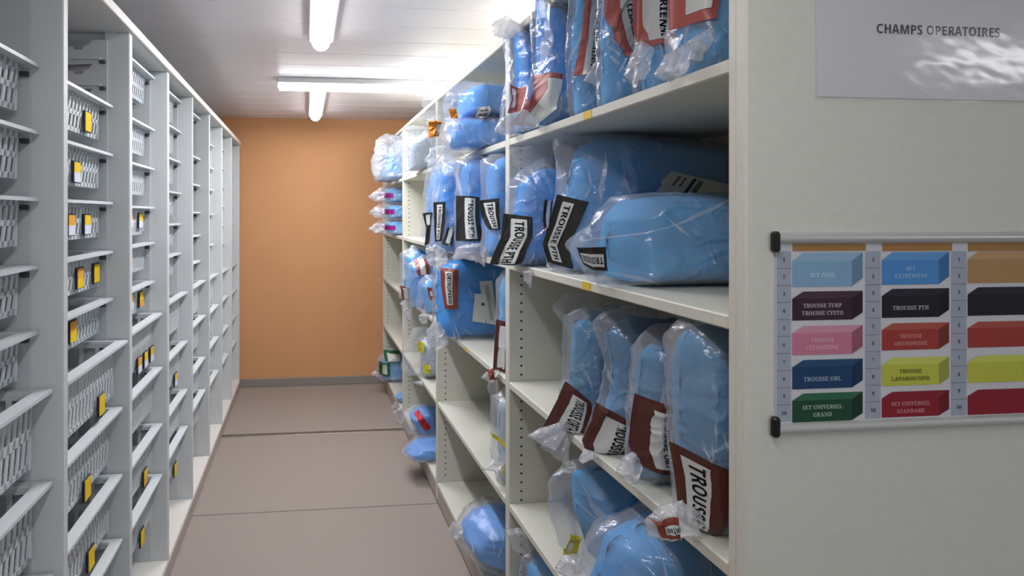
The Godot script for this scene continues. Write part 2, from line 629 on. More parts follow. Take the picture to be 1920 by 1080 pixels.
# ---------------------------------------------------------------- the scene
func _ready() -> void:
	# camera: level, turned a little to the right of the aisle, lens shifted
	var cam := Camera3D.new()
	cam.name = "camera"
	add_child(cam)
	cam.position = Vector3(0, EYE, 0)
	cam.rotation = Vector3(0, -yaw, 0)
	cam.projection = Camera3D.PROJECTION_FRUSTUM
	cam.near = 0.05
	cam.far = 60.0
	cam.size = 1080.0 / FOCAL * cam.near
	cam.frustum_offset = Vector2((960.0 - CENTRE.x) / FOCAL * cam.near, -(540.0 - CENTRE.y) / FOCAL * cam.near)
	cam.current = true
	# air: an overcast sky outside the one window, behind the camera
	var env := Environment.new()
	env.background_mode = Environment.BG_COLOR
	env.background_color = Color(0.86, 0.93, 1.0)
	env.background_energy_multiplier = 2.2
	env.tonemap_mode = Environment.TONE_MAPPER_LINEAR
	env.tonemap_exposure = 1.34
	env.sdfgi_enabled = true
	env.ssao_enabled = true
	env.ssil_enabled = true
	var we := WorldEnvironment.new()
	we.name = "environment"
	we.environment = env
	add_child(we)

	fold_noise.noise_type = FastNoiseLite.TYPE_SIMPLEX_SMOOTH
	fold_noise.seed = 11
	fold_noise.frequency = 0.9
	fold_noise.fractal_octaves = 2
	crease_noise.noise_type = FastNoiseLite.TYPE_SIMPLEX
	crease_noise.seed = 23
	crease_noise.frequency = 0.55
	crease_noise.fractal_octaves = 2
	var sf := SystemFont.new()
	sf.font_names = PackedStringArray(["Droid Sans"])
	sf.font_weight = 700
	sans = sf
	var ss := SystemFont.new()
	ss.font_names = PackedStringArray(["Droid Serif"])
	ss.font_weight = 700
	serif = ss
	make_materials()

	# lamps: what each gives off stands in build_lamp()
	var power := 1.35
	build_lamp(Vector3(0.075, 0, -2.7), false, 1.24, power, "white fluorescent batten over the aisle, ending short of the crosswise batten")
	build_lamp(Vector3(0.44, 0, -4.4), true, 1.24, power * 1.5, "white fluorescent batten fixed crosswise over the aisle")
	build_lamp(Vector3(0.085, 0, -5.22), false, 1.24, power * 0.3, "white fluorescent batten running up to the orange wall")
	build_lamp(Vector3(1.70, 0, -4.4), true, 1.24, power, "white fluorescent batten in line with the crosswise one, above the shelving")
	build_lamp(Vector3(1.68, 0, -2.7), true, 1.24, power, "white fluorescent batten above the shelving unit top")
	build_lamp(Vector3(0.075, 0, -0.2), false, 1.24, power * 0.4, "white fluorescent batten over the aisle entrance")
	build_lamp(Vector3(3.85, 0, 1.15), true, 1.24, power * 0.35, "white fluorescent batten in front of the shelving end panel")

	build_room()
	build_basket_unit()
	build_shelving()
	build_packs()
	build_end_panel_signs()


func build_lamp(at: Vector3, crosswise: bool, length: float, power: float, label: String) -> void:
	var root := thing("ceiling_lamp", label, "lamp", Vector3(at.x, CEILING_Y, at.z), "fluorescent ceiling battens")
	root.rotation.y = PI / 2 if crosswise else 0.0
	part("housing", bevelled(Vector3(0.125, 0.034, length), 0.006), mats["lamp_housing"], root, Vector3(0, -0.017, 0))
	var st := begin()
	# a rounded diffuser: half-oval section swept along the lamp, closed at both ends
	var sec := []
	for i in 13:
		var a := PI * i / 12.0
		sec.append(Vector2(cos(a) * 0.045, -sin(a) * 0.044 - 0.034))
	var hl := length / 2.0 - 0.01
	for i in 12:
		quad(st, Vector3(sec[i].x, sec[i].y, hl), Vector3(sec[i].x, sec[i].y, -hl), Vector3(sec[i + 1].x, sec[i + 1].y, -hl), Vector3(sec[i + 1].x, sec[i + 1].y, hl))
		tri(st, Vector3(0, -0.034, hl), Vector3(sec[i].x, sec[i].y, hl), Vector3(sec[i + 1].x, sec[i + 1].y, hl))
		tri(st, Vector3(0, -0.034, -hl), Vector3(sec[i + 1].x, sec[i + 1].y, -hl), Vector3(sec[i].x, sec[i].y, -hl))
	quad(st, Vector3(0.045, -0.034, -hl), Vector3(0.045, -0.034, hl), Vector3(-0.045, -0.034, hl), Vector3(-0.045, -0.034, -hl))
	part("diffuser", st.commit(), mats["lamp_glow"], root)
	for s in [-1.0, 1.0]:
		part("end_cap", bevelled(Vector3(0.082, 0.05, 0.012), 0.004), mats["lamp_housing"], root, Vector3(0, -0.03, s * (length / 2.0)))
	var l := AreaLight3D.new()
	l.name = "tube_light"
	root.add_child(l)
	l.position = Vector3(0, -0.084, 0)
	l.rotation = Vector3(-PI / 2, 0, 0)
	l.area_size = Vector2(0.08, length - 0.06)
	l.light_color = Color(0.985, 0.98, 1.0)
	l.light_energy = power
	l.area_range = 14.0
	l.area_attenuation = 2.0
	l.shadow_enabled = true


func build_room() -> void:
	var x0 := -1.75
	var x1 := 5.2
	var z1 := 3.0
	var fl := block("floor", Vector3(x0, -0.12, z1), Vector3(x1, -0.022, WALL_Z), mats["joint_dark"], self)
	structure(fl, "grey speckled vinyl floor in wide crosswise panels", "floor")
	var joints := [z1, 1.4, 0.15, -1.1, -2.36, -3.62, -4.89, -6.14, WALL_Z]
	for i in joints.size() - 1:
		var gap: float = 0.034 if is_equal_approx(joints[i + 1], -4.89) else 0.004
		var gap0: float = 0.034 if is_equal_approx(joints[i], -4.89) else 0.004
		block("floor_panel", Vector3(x0, -0.0225, joints[i] - gap0), Vector3(x1, 0.0, joints[i + 1] + gap), mats["speckled_vinyl"], fl, 0.0025)
	block("floor_rail", Vector3(x0, -0.0225, -4.876), Vector3(x1, -0.004, -4.904), mats["rail_metal"], fl, 0.002)
	var wb := block("wall_back", Vector3(x0 - 0.1, -0.12, WALL_Z), Vector3(x1 + 0.1, CEILING_Y + 0.1, WALL_Z - 0.1), mats["painted_wall"], self)
	structure(wb, "plain orange painted wall closing the aisle", "wall")
	var wl := block("wall_left", Vector3(x0 - 0.1, -0.12, z1), Vector3(x0, CEILING_Y + 0.1, WALL_Z), mats["painted_wall"], self)
	structure(wl, "orange painted wall behind the basket unit", "wall")
	var wr := block("wall_right", Vector3(x1, -0.12, z1), Vector3(x1 + 0.1, CEILING_Y + 0.1, WALL_Z), mats["back_wall_cream"], self)
	structure(wr, "cream wall beyond the shelving unit", "wall")
	var wf := Node3D.new()
	wf.name = "wall_front"
	add_child(wf)
	structure(wf, "cream wall with a wide window, facing the orange wall", "wall")
	var cream: Material = mats["back_wall_cream"]
	block("wall_pier", Vector3(x0 - 0.1, -0.12, z1), Vector3(-0.6, CEILING_Y + 0.1, z1 + 0.1), cream, wf)
	block("wall_pier", Vector3(2.4, -0.12, z1), Vector3(x1 + 0.1, CEILING_Y + 0.1, z1 + 0.1), cream, wf)
	block("wall_below_window", Vector3(-0.6, -0.12, z1), Vector3(2.4, 0.85, z1 + 0.1), cream, wf)
	block("wall_above_window", Vector3(-0.6, 2.2, z1), Vector3(2.4, CEILING_Y + 0.1, z1 + 0.1), cream, wf)
	var wn := Node3D.new()
	wn.name = "window_1"
	add_child(wn)
	structure(wn, "wide white framed window behind the aisle entrance", "window")
	var glass := mat("window_glass", Color(0.95, 0.97, 0.98, 0.04), 0.02, 0.5)
	glass.transparency = BaseMaterial3D.TRANSPARENCY_ALPHA
	for x in [-0.6, 0.37, 1.37, 2.34]:
		block("window_frame", Vector3(x, 0.85, z1 + 0.02), Vector3(x + 0.06, 2.2, z1 + 0.08), mats["edge_band"], wn, 0.004)
	for y in [0.85, 2.14]:
		block("window_frame", Vector3(-0.54, y, z1 + 0.02), Vector3(2.34, y + 0.06, z1 + 0.08), mats["edge_band"], wn, 0.004)
	for x in [-0.54, 0.43, 1.43]:
		block("window_pane", Vector3(x, 0.91, z1 + 0.048), Vector3(x + 0.94 if x < 0 else x + 0.94 if x < 1 else 2.34, 2.14, z1 + 0.052), glass, wn, 0.0005)
	var ce := block("ceiling", Vector3(x0 - 0.1, CEILING_Y + 0.02, z1 + 0.1), Vector3(x1 + 0.1, CEILING_Y + 0.12, WALL_Z - 0.1), mats["joint_dark"], self)
	structure(ce, "white lacquered ceiling of wide crosswise planks", "ceiling")
	var z := WALL_Z
	while z < z1 - 0.01:
		var e := minf(z + 0.285, z1)
		block("ceiling_plank", Vector3(x0, CEILING_Y, z + 0.0015), Vector3(x1, CEILING_Y + 0.021, e - 0.0015), mats["ceiling_lacquer"], ce, 0.004)
		z = e
	var bb := block("baseboard_back", Vector3(x0, 0.0, WALL_Z + 0.0005), Vector3(x1, 0.075, WALL_Z + 0.014), mats["skirting"], self, 0.004)
	structure(bb, "grey skirting along the foot of the orange wall", "baseboard")


# ---------------------------------------------------------------- left: basket unit
func bars_panel(len_: float, h: float, pitch: float, depth_top: float, depth_bot: float) -> ArrayMesh:
	# an openwork wall: runs along z (centred), hangs from y 0 to -h, leans from depth_top to depth_bot in x
	var st := begin()
	var th := 0.0035
	var strip := func(y0: float, y1: float, za: float, zb: float) -> void:
		var xa := lerpf(depth_top, depth_bot, -y0 / h)
		var xb := lerpf(depth_top, depth_bot, -y1 / h)
		hexa(st, [Vector3(xa - th, y0, za), Vector3(xa, y0, za), Vector3(xa, y0, zb), Vector3(xa - th, y0, zb)],
			[Vector3(xb - th, y1, za), Vector3(xb, y1, za), Vector3(xb, y1, zb), Vector3(xb - th, y1, zb)])
	var hl := len_ / 2.0
	strip.call(-0.020, -0.004, -hl, hl)
	strip.call(-h * 0.58, -h * 0.46, -hl, hl)
	strip.call(-h, -h + 0.014, -hl, hl)
	var n := int(len_ / pitch)
	for i in n + 1:
		var z := -hl + len_ * i / n
		var w := 0.0065
		strip.call(-h + 0.001, -0.005, maxf(-hl, z - w), minf(hl, z + w))
	return st.commit()

func make_basket(h: float) -> Dictionary:
	# meshes of one basket; origin at the middle of the front rim's top edge, the inside runs to -x
	var w := 0.572
	var d := 0.44
	var st := begin()
	slab(st, Vector3(-0.036, -0.006, -w / 2), Vector3(0, 0, w / 2))
	slab(st, Vector3(-0.0035, -0.009, -w / 2), Vector3(0.0005, -0.0005, w / 2))
	slab(st, Vector3(-d, -0.006, -w / 2), Vector3(-d + 0.03, 0, w / 2))
	for s in [-1.0, 1.0]:
		slab(st, Vector3(-d + 0.03, -0.006, minf(s * w / 2, s * (w / 2 - 0.026))), Vector3(-0.036, 0, maxf(s * w / 2, s * (w / 2 - 0.026))))
		slab(st, Vector3(-d, -0.009, s * (w / 2 - 0.0015) - 0.0015), Vector3(0, -0.0005, s * (w / 2 - 0.0015) + 0.0015))
	var rim := st.commit()
	var iw := w - 0.056
	var front := bars_panel(iw, h, 0.029, -0.034, -0.048)
	var back := bars_panel(iw, h, 0.05, -d + 0.034, -d + 0.05)
	var side := bars_panel(d - 0.08, h, 0.05, 0.0, 0.0)
	var b := begin()
	var n := 13
	for i in n:
		var z := lerpf(-iw / 2 + 0.01, iw / 2 - 0.01, float(i) / (n - 1))
		slab(b, Vector3(-d + 0.05, -h, z - 0.011), Vector3(-0.05, -h + 0.003, z + 0.011))
	slab(b, Vector3(-d * 0.5 - 0.02, -h - 0.0005, -iw / 2), Vector3(-d * 0.5 + 0.02, -h + 0.0025, iw / 2))
	return {"rim": rim, "front": front, "back": back, "side": side, "base": b.commit(), "w": w, "d": d, "h": h}

func pierced(called: String, a: Vector3, b: Vector3, heights: Array, z0: float, z1: float, material: Material, unit: Node3D) -> void:
	# a panel with hand grips cut into it: a wide slot with a narrower notch below
	var c := CSGCombiner3D.new()
	c.name = called
	unit.add_child(c, true)
	c.position = (a + b) / 2.0 - unit.position
	var body := CSGBox3D.new()
	body.name = "panel"
	body.size = (a - b).abs()
	body.material = material
	c.add_child(body)
	for y in heights:
		var o := Vector3(-0.765, y, 0) - (a + b) / 2.0
		for q in [[-0.045, 0.016, 0.045, 0.022, 0.03, 0.001, -0.03, -0.005], [-0.02, 0.006, 0.02, 0.008, 0.014, -0.014, -0.014, -0.016]]:
			var st := begin()
			var za := minf(z0, z1)
			var zb := maxf(z0, z1)
			hexa(st, [Vector3(q[6], q[7], za), Vector3(q[4], q[5], za), Vector3(q[4], q[5], zb), Vector3(q[6], q[7], zb)],
				[Vector3(q[0], q[1], za), Vector3(q[2], q[3], za), Vector3(q[2], q[3], zb), Vector3(q[0], q[1], zb)])
			var cut := CSGMesh3D.new()
			cut.name = "grip"
			cut.operation = CSGShape3D.OPERATION_SUBTRACTION
			cut.mesh = st.commit()
			cut.material = material
			c.add_child(cut, true)
			cut.position = o

func build_basket_unit() -> void:
	var post := 0.034
	var pitch := 0.632
	var first := -1.737     # near edge of the first upright in view
	var zs := []
	for k in range(-1, 8):
		zs.append(first - pitch * k)
	var back_x := -1.24
	var unit := thing("basket_storage_unit", "tall pale grey storage unit of open bays filled with sliding baskets", "storage unit", Vector3(-0.9, 0, -3.6))
	var end_z: float = zs[-1] - post
	var grips := {1: [2.17, 2.086, 2.002, 1.918], 2: [2.07, 1.986, 1.902]}   # bay: heights of the hand grips cut into its far side
	for k in zs.size():
		var z: float = zs[k]
		if grips.has(k - 1):
			# this upright is hollow behind the grips: two skins with a cavity between
			var lo: float = grips[k - 1][-1] - 0.2
			block("upright", Vector3(LEFT_X, 0.02, z), Vector3(LEFT_X - 0.085, TOP_Y - 0.026, z - post), mats["unit_white"], unit, 0.003)
			block("upright_skin", Vector3(LEFT_X - 0.085, 0.02, z), Vector3(back_x, lo, z - post), mats["unit_white"], unit, 0.001)
			block("upright_skin", Vector3(LEFT_X - 0.085, lo, z - post + 0.004), Vector3(back_x, TOP_Y - 0.026, z - post), mats["unit_white"], unit, 0.001)
		else:
			block("upright", Vector3(LEFT_X, 0.02, z), Vector3(back_x, TOP_Y - 0.026, z - post), mats["unit_white"], unit, 0.003)
	block("top_panel", Vector3(LEFT_X, TOP_Y - 0.026, zs[0]), Vector3(back_x, TOP_Y, end_z), mats["unit_white"], unit, 0.003)
	block("top_fascia", Vector3(LEFT_X, TOP_Y - 0.024, zs[0]), Vector3(LEFT_X + 0.012, TOP_Y + 0.008, end_z), mats["edge_band"], unit, 0.002)
	block("back_panel", Vector3(back_x, 0.02, zs[0]), Vector3(back_x - 0.01, TOP_Y, end_z), mats["unit_white"], unit)
	block("carriage", Vector3(LEFT_X - 0.03, 0.0, zs[0]), Vector3(back_x + 0.03, 0.022, end_z), mats["joint_dark"], unit)
	block("plinth", Vector3(LEFT_X + 0.004, 0.008, zs[0]), Vector3(LEFT_X - 0.02, 0.075, end_z), mats["base_grey"], unit, 0.003)
	# rims of the baskets in each bay, bottom up; a number below 1.2 is a deep basket
	var upper := [1.315, 1.475, 1.64, 1.803, 1.967]
	var lower := [0.290, 0.495, 0.715, 0.943, 1.17]
	var layout := []
	layout.append(lower + upper)                                  # beside the frame
	layout.append(lower + upper)
	layout.append([0.47, 0.69, 0.935, 1.17] + [1.31, 1.478, 1.63, 1.796, 1.965, 2.19])
	layout.append([0.48, 0.675, 0.93, 1.19] + [1.396, 1.55, 1.71, 1.872, 2.03, 2.19])
	layout.append([0.507, 0.71, 0.97, 1.187] + [1.31, 1.47, 1.61, 1.775, 1.94, 2.19])
	layout.append([0.48, 0.72, 0.95, 1.175] + [1.385, 1.6, 1.77, 1.92, 2.08])
	layout.append([0.47, 0.70, 0.94, 1.16] + [1.36, 1.51, 1.66, 1.81, 1.96, 2.11])
	layout.append([0.46, 0.69, 0.92, 1.15] + [1.35, 1.50, 1.65, 1.80, 1.95, 2.10])
	var shallow := make_basket(0.118)
	var deep := make_basket(0.188)
	var liner_mesh := bevelled(Vector3(0.50, TOP_Y - 0.14, 0.006), 0.002)
	var stop_mesh := bevelled(Vector3(0.022, 0.013, 0.012), 0.003)
	var rail_mesh := bevelled(Vector3(0.46, 0.008, 0.014), 0.002)
	var baskets := []
	var ordinal := ["bottom", "second", "third", "fourth", "fifth", "sixth", "seventh", "eighth", "ninth", "tenth", "eleventh"]
	var bay_word := ["first bay from the entrance", "second bay from the entrance", "third bay from the entrance", "fourth bay from the entrance", "fifth bay from the entrance", "third bay from the orange wall", "second bay from the orange wall", "bay against the orange wall"]
	for i in 8:
		var za: float = zs[i] - post
		var zb: float = zs[i + 1]
		var zc := (za + zb) / 2.0
		block("base_shelf", Vector3(LEFT_X, 0.06, za), Vector3(back_x, 0.085, zb), mats["edge_band"], unit, 0.003)
		for s in [-1.0, 1.0]:
			var lz: float = (za - 0.003) if s > 0 else (zb + 0.003)
			if s < 0 and grips.has(i):
				pierced("side_liner", Vector3(-0.672, 0.085, lz + 0.003), Vector3(-1.172, TOP_Y - 0.055, lz - 0.003), grips[i], lz + 0.01, lz - 0.01, mats["liner_plastic"], unit)
			else:
				part("side_liner", liner_mesh, mats["liner_plastic"], unit, Vector3(-0.672 - 0.25, 0.085 + (TOP_Y - 0.14) / 2.0, lz) - unit.position)
			var ys: Array = layout[i].duplicate()
			if i == 1:
				ys.append_array([2.05, 2.14])
			for y in ys:
				part("runner", rail_mesh, mats["liner_plastic"], unit, Vector3(-0.92, y - 0.0145, lz - s * 0.009) - unit.position)
				if s < 0:
					part("runner_stop", stop_mesh, mats["stop_grey"], unit, Vector3(-0.684, y - 0.026, lz + 0.011) - unit.position)
		var row := 0
		for y in layout[i]:
			var b: Dictionary = deep if y < 1.2 else shallow
			var fx: float = -0.650 if y > 1.2 else -0.618
			if i == 1 and absf(y - 1.17) < 0.01:
				fx = -0.602
			var root := thing("sliding_basket", "%s grey openwork basket, %s from the base, %s" % ["deep" if y < 1.2 else "shallow", ordinal[row], bay_word[i]], "basket", Vector3(fx, y - 0.0012, zc), "sliding storage baskets")
			part("rim", b.rim, mats["plastic_grey"], root)
			part("front_grid", b.front, mats["plastic_grey"], root)
			part("back_grid", b.back, mats["plastic_grey"], root)
			for s in [-1.0, 1.0]:
				var o := part("side_grid", b.side, mats["plastic_grey"], root, Vector3(-b.d / 2, 0, s * (b.w / 2 - 0.028)))
				o.rotation.y = PI / 2 * s
			part("base_grid", b.base, mats["plastic_grey"], root)
			baskets.append({"root": root, "y": y, "z": zc, "h": b.h, "fx": fx})
			row += 1
	# label holders clipped to the fronts, placed from the photograph: column, row, upper card, lower card
	for c in [[172, 228, "y", "y"], [152, 322, "y", "w"], [142, 421, "o", "w"], [171, 420, "y", "w"], [158, 520, "o", "y"], [188, 511, "y", "y"],
			[145, 620, "o", "y"], [168, 780, "y", "y"], [151, 930, "y", "y"], [158, 1066, "y", "y"], [269, 413, "y", "w"], [251, 411, "o", "w"], [250, 495, "y", "w"],
			[270, 560, "y", "o"], [252, 566, "y", "w"], [252, 690, "o", "w"], [264, 676, "y", "w"], [277, 662, "y", "w"], [263, 908, "y", "o"], [257, 1028, "y", "y"],
			[322, 728, "y", "w"], [322, 818, "y", "w"], [321, 905, "y", "y"]]:
		var p := on_x(c[0], c[1], -0.672)
		var best := {}
		for b in baskets:
			if absf(b.z - p.z) < 0.31 and b.y > p.y and b.y - p.y < 0.24 and (best.is_empty() or b.y < best.y):
				best = b
		if best.is_empty():
			continue
		var at := Vector3(-0.036, clampf(p.y - best.y, -best.h + 0.02, -0.035), clampf(p.z - best.z, -0.24, 0.24))
		var hold := part("label_holder", bevelled(Vector3(0.007, 0.066, 0.066), 0.002), mats["holder_navy"], best.root, at)
		var names := {"y": "card_yellow", "o": "card_orange", "w": "card_white"}
		part("card", bevelled(Vector3(0.002, 0.031, 0.054), 0.0005), mats[names[c[2]]], hold, Vector3(0.0042, 0.0135, 0.002))
		part("card", bevelled(Vector3(0.002, 0.030, 0.054), 0.0005), mats[names[c[3]]], hold, Vector3(0.0042, -0.0155, 0.002))
	for b in baskets:
		if absf(b.y - 1.17) < 0.01 or absf(b.y - 0.93) < 0.001:
			part("paper_strip", bevelled(Vector3(0.0016, 0.014, 0.20), 0.0005), mats["strip_peach"], b.root, Vector3(-0.0325, -0.012, 0.06))
	build_basket_contents()


func soft_bag(called: String, label: String, category: String, at: Vector3, size: Vector3, material: Material, sd: int) -> void:
	# a crumpled pouch: a rounded box with folds, standing on its base
	var o := MeshInstance3D.new()
	o.name = numbered(called)
	var sp := SphereMesh.new()
	sp.radial_segments = 40
	sp.rings = 24
	sp.radius = 1.0
	sp.height = 2.0
	var arr := sp.get_mesh_arrays()
	var v: PackedVector3Array = arr[Mesh.ARRAY_VERTEX]
	for i in v.size():
		var p := v[i]
		var q := Vector3(signf(p.x) * pow(absf(p.x), 0.6), signf(p.y) * pow(absf(p.y), 0.6), signf(p.z) * pow(absf(p.z), 0.6))
		var n := crease_noise.get_noise_3d(p.x * 3.0 + sd, p.y * 3.0, p.z * 3.0)
		q *= 0.86 + 0.22 * (1.0 - absf(n)) - 0.1
		v[i] = Vector3(q.x * size.x / 2.0, maxf((q.y + 1.0), 0.06) * size.y / 2.0, q.z * size.z / 2.0)
	arr[Mesh.ARRAY_VERTEX] = v
	var st := SurfaceTool.new()
	st.create_from_arrays(arr)
	st.generate_normals()
	o.mesh = st.commit()
	o.material_override = material
	add_child(o)
	o.position = at
	tag(o, label, category)

func build_basket_contents() -> void:
	mat("pouch_white", Color("e9ebf0"), 0.35, 0.5)
	mat("pouch_orange", Color("e6a070"), 0.6, 0.4)
	mat("pouch_grey", Color("6f7276"), 0.6, 0.4)
	var bz := func(k: int) -> float: return -1.737 - 0.632 * k - 0.034 - 0.299
	soft_bag("plastic_pouch", "crumpled white plastic pouch bulging over a deep basket rim", "pouch", Vector3(-0.80, 0.992, bz.call(0) + 0.07), Vector3(0.18, 0.26, 0.22), mats["pouch_white"], 3)
	soft_bag("paper_pouch", "peach paper pouch seen through the topmost basket front, second bay", "pouch", Vector3(-0.80, 1.855, bz.call(0) + 0.09), Vector3(0.2, 0.1, 0.3), mats["pouch_orange"], 5)
	soft_bag("plastic_pouch", "clear crumpled plastic pouch in a deep basket, fifth bay from the entrance", "pouch", Vector3(-0.80, 0.79, bz.call(3)), Vector3(0.18, 0.18, 0.36), mats["film_milky"], 8)
	soft_bag("plastic_pouch", "white pouch lying in the basket above the clear pouch, fifth bay", "pouch", Vector3(-0.81, 1.006, bz.call(3) - 0.06), Vector3(0.2, 0.16, 0.25), mats["pouch_white"], 9)
	soft_bag("plastic_pouch", "white pouch in the deep basket, third bay from the orange wall", "pouch", Vector3(-0.80, 1.0, bz.call(4)), Vector3(0.2, 0.2, 0.3), mats["pouch_white"], 12)
	soft_bag("cloth_pouch", "grey cloth pouch in a deep basket, fourth bay from the entrance", "pouch", Vector3(-0.80, 1.01, bz.call(2) + 0.1), Vector3(0.2, 0.14, 0.2), mats["pouch_grey"], 14)
	soft_bag("cloth_pouch", "grey cloth pouch in a deep basket, third bay from the entrance", "pouch", Vector3(-0.80, 0.755, bz.call(1) + 0.05), Vector3(0.24, 0.13, 0.4), mats["pouch_grey"], 15)


# ---------------------------------------------------------------- right: shelving unit
func build_shelving() -> void:
	var th := 0.025
	var depth := 0.56
	var bx := RIGHT_X + depth
	var far_x := RIGHT_X + 2 * depth + 0.02
	var lam: Material = mats["laminate"]
	var unit := thing("shelving_unit", "long pale shelving unit of four bays holding bagged blue drape packs", "shelving", Vector3(1.1, 0, -3.6))
	block("end_panel", Vector3(RIGHT_X - 0.004, 0.02, -1.016), Vector3(far_x + 0.01, TOP_Y + 0.01, -1.0440), lam, unit, 0.004)
	var ups := []
	for k in 5:
		var zc: float = BAY_Z[k] - (0.012 if k == 0 else 0.0)
		ups.append(zc)
		var half := 0.0115 if k == 0 else 0.0225
		var up := block("upright", Vector3(RIGHT_X, 0.02, zc + half), Vector3(bx, TOP_Y - th, zc - half), lam, unit, 0.003)
		if k > 0:
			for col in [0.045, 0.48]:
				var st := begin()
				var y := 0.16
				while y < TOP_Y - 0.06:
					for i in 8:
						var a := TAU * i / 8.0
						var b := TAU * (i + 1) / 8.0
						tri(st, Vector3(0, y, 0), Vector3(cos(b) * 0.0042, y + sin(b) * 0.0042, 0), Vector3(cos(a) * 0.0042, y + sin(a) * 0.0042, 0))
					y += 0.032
				var h := part("pin_hole_shade", st.commit(), mats["peg_hole_shade"], up, Vector3(RIGHT_X + col, 0, zc + half + 0.0006) - unit.position - up.position)  # flat dark discs: the shade of each hole is painted on
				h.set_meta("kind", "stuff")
	block("top_panel", Vector3(RIGHT_X, TOP_Y - th, -1.045), Vector3(bx, TOP_Y, BAY_Z[4] - 0.0225), lam, unit, 0.003)
	block("back_panel", Vector3(bx, 0.02, -1.045), Vector3(bx + 0.012, TOP_Y, BAY_Z[4] - 0.0225), lam, unit)
	block("carriage", Vector3(RIGHT_X + 0.03, 0.0, -1.05), Vector3(far_x - 0.03, 0.022, BAY_Z[4] - 0.02), mats["joint_dark"], unit)
	block("plinth", Vector3(RIGHT_X + 0.002, 0.012, -1.045), Vector3(RIGHT_X + 0.02, 0.095, BAY_Z[4] - 0.0225), mats["base_grey"], unit, 0.003)
	# the other face of the unit, turned to the next aisle
	for k in 5:
		block("upright", Vector3(bx + 0.012, 0.02, ups[k] + 0.0115), Vector3(far_x, TOP_Y - th, ups[k] - 0.0115), lam, unit, 0.003)
	block("top_panel", Vector3(bx + 0.012, TOP_Y - th, -1.045), Vector3(far_x, TOP_Y, BAY_Z[4] - 0.0225), lam, unit, 0.003)
	var stick := {"0_4": [[1102, 212]], "0_3": [[1100, 530]], "1_2": [[875, 660]], "1_4": [[862, 300]]}
	for k in 4:
		var za: float = ups[k] - (0.0115 if k == 0 else 0.0225)
		var zb: float = ups[k + 1] + 0.0225
		for j in 5:
			var y: float = SHELF_Y[j]
			var sh := block("shelf", Vector3(RIGHT_X, y - th, za), Vector3(bx, y, zb), lam, unit, 0.003)
			for s in stick.get("%d_%d" % [k, j], []):
				var p := on_x(s[0], s[1], RIGHT_X)
				part("yellow_sticker", bevelled(Vector3(0.0012, 0.021, 0.048), 0.0003), mats["sticker_yellow"], sh, Vector3(RIGHT_X - 0.0006, y - th / 2, p.z) - unit.position - sh.position)


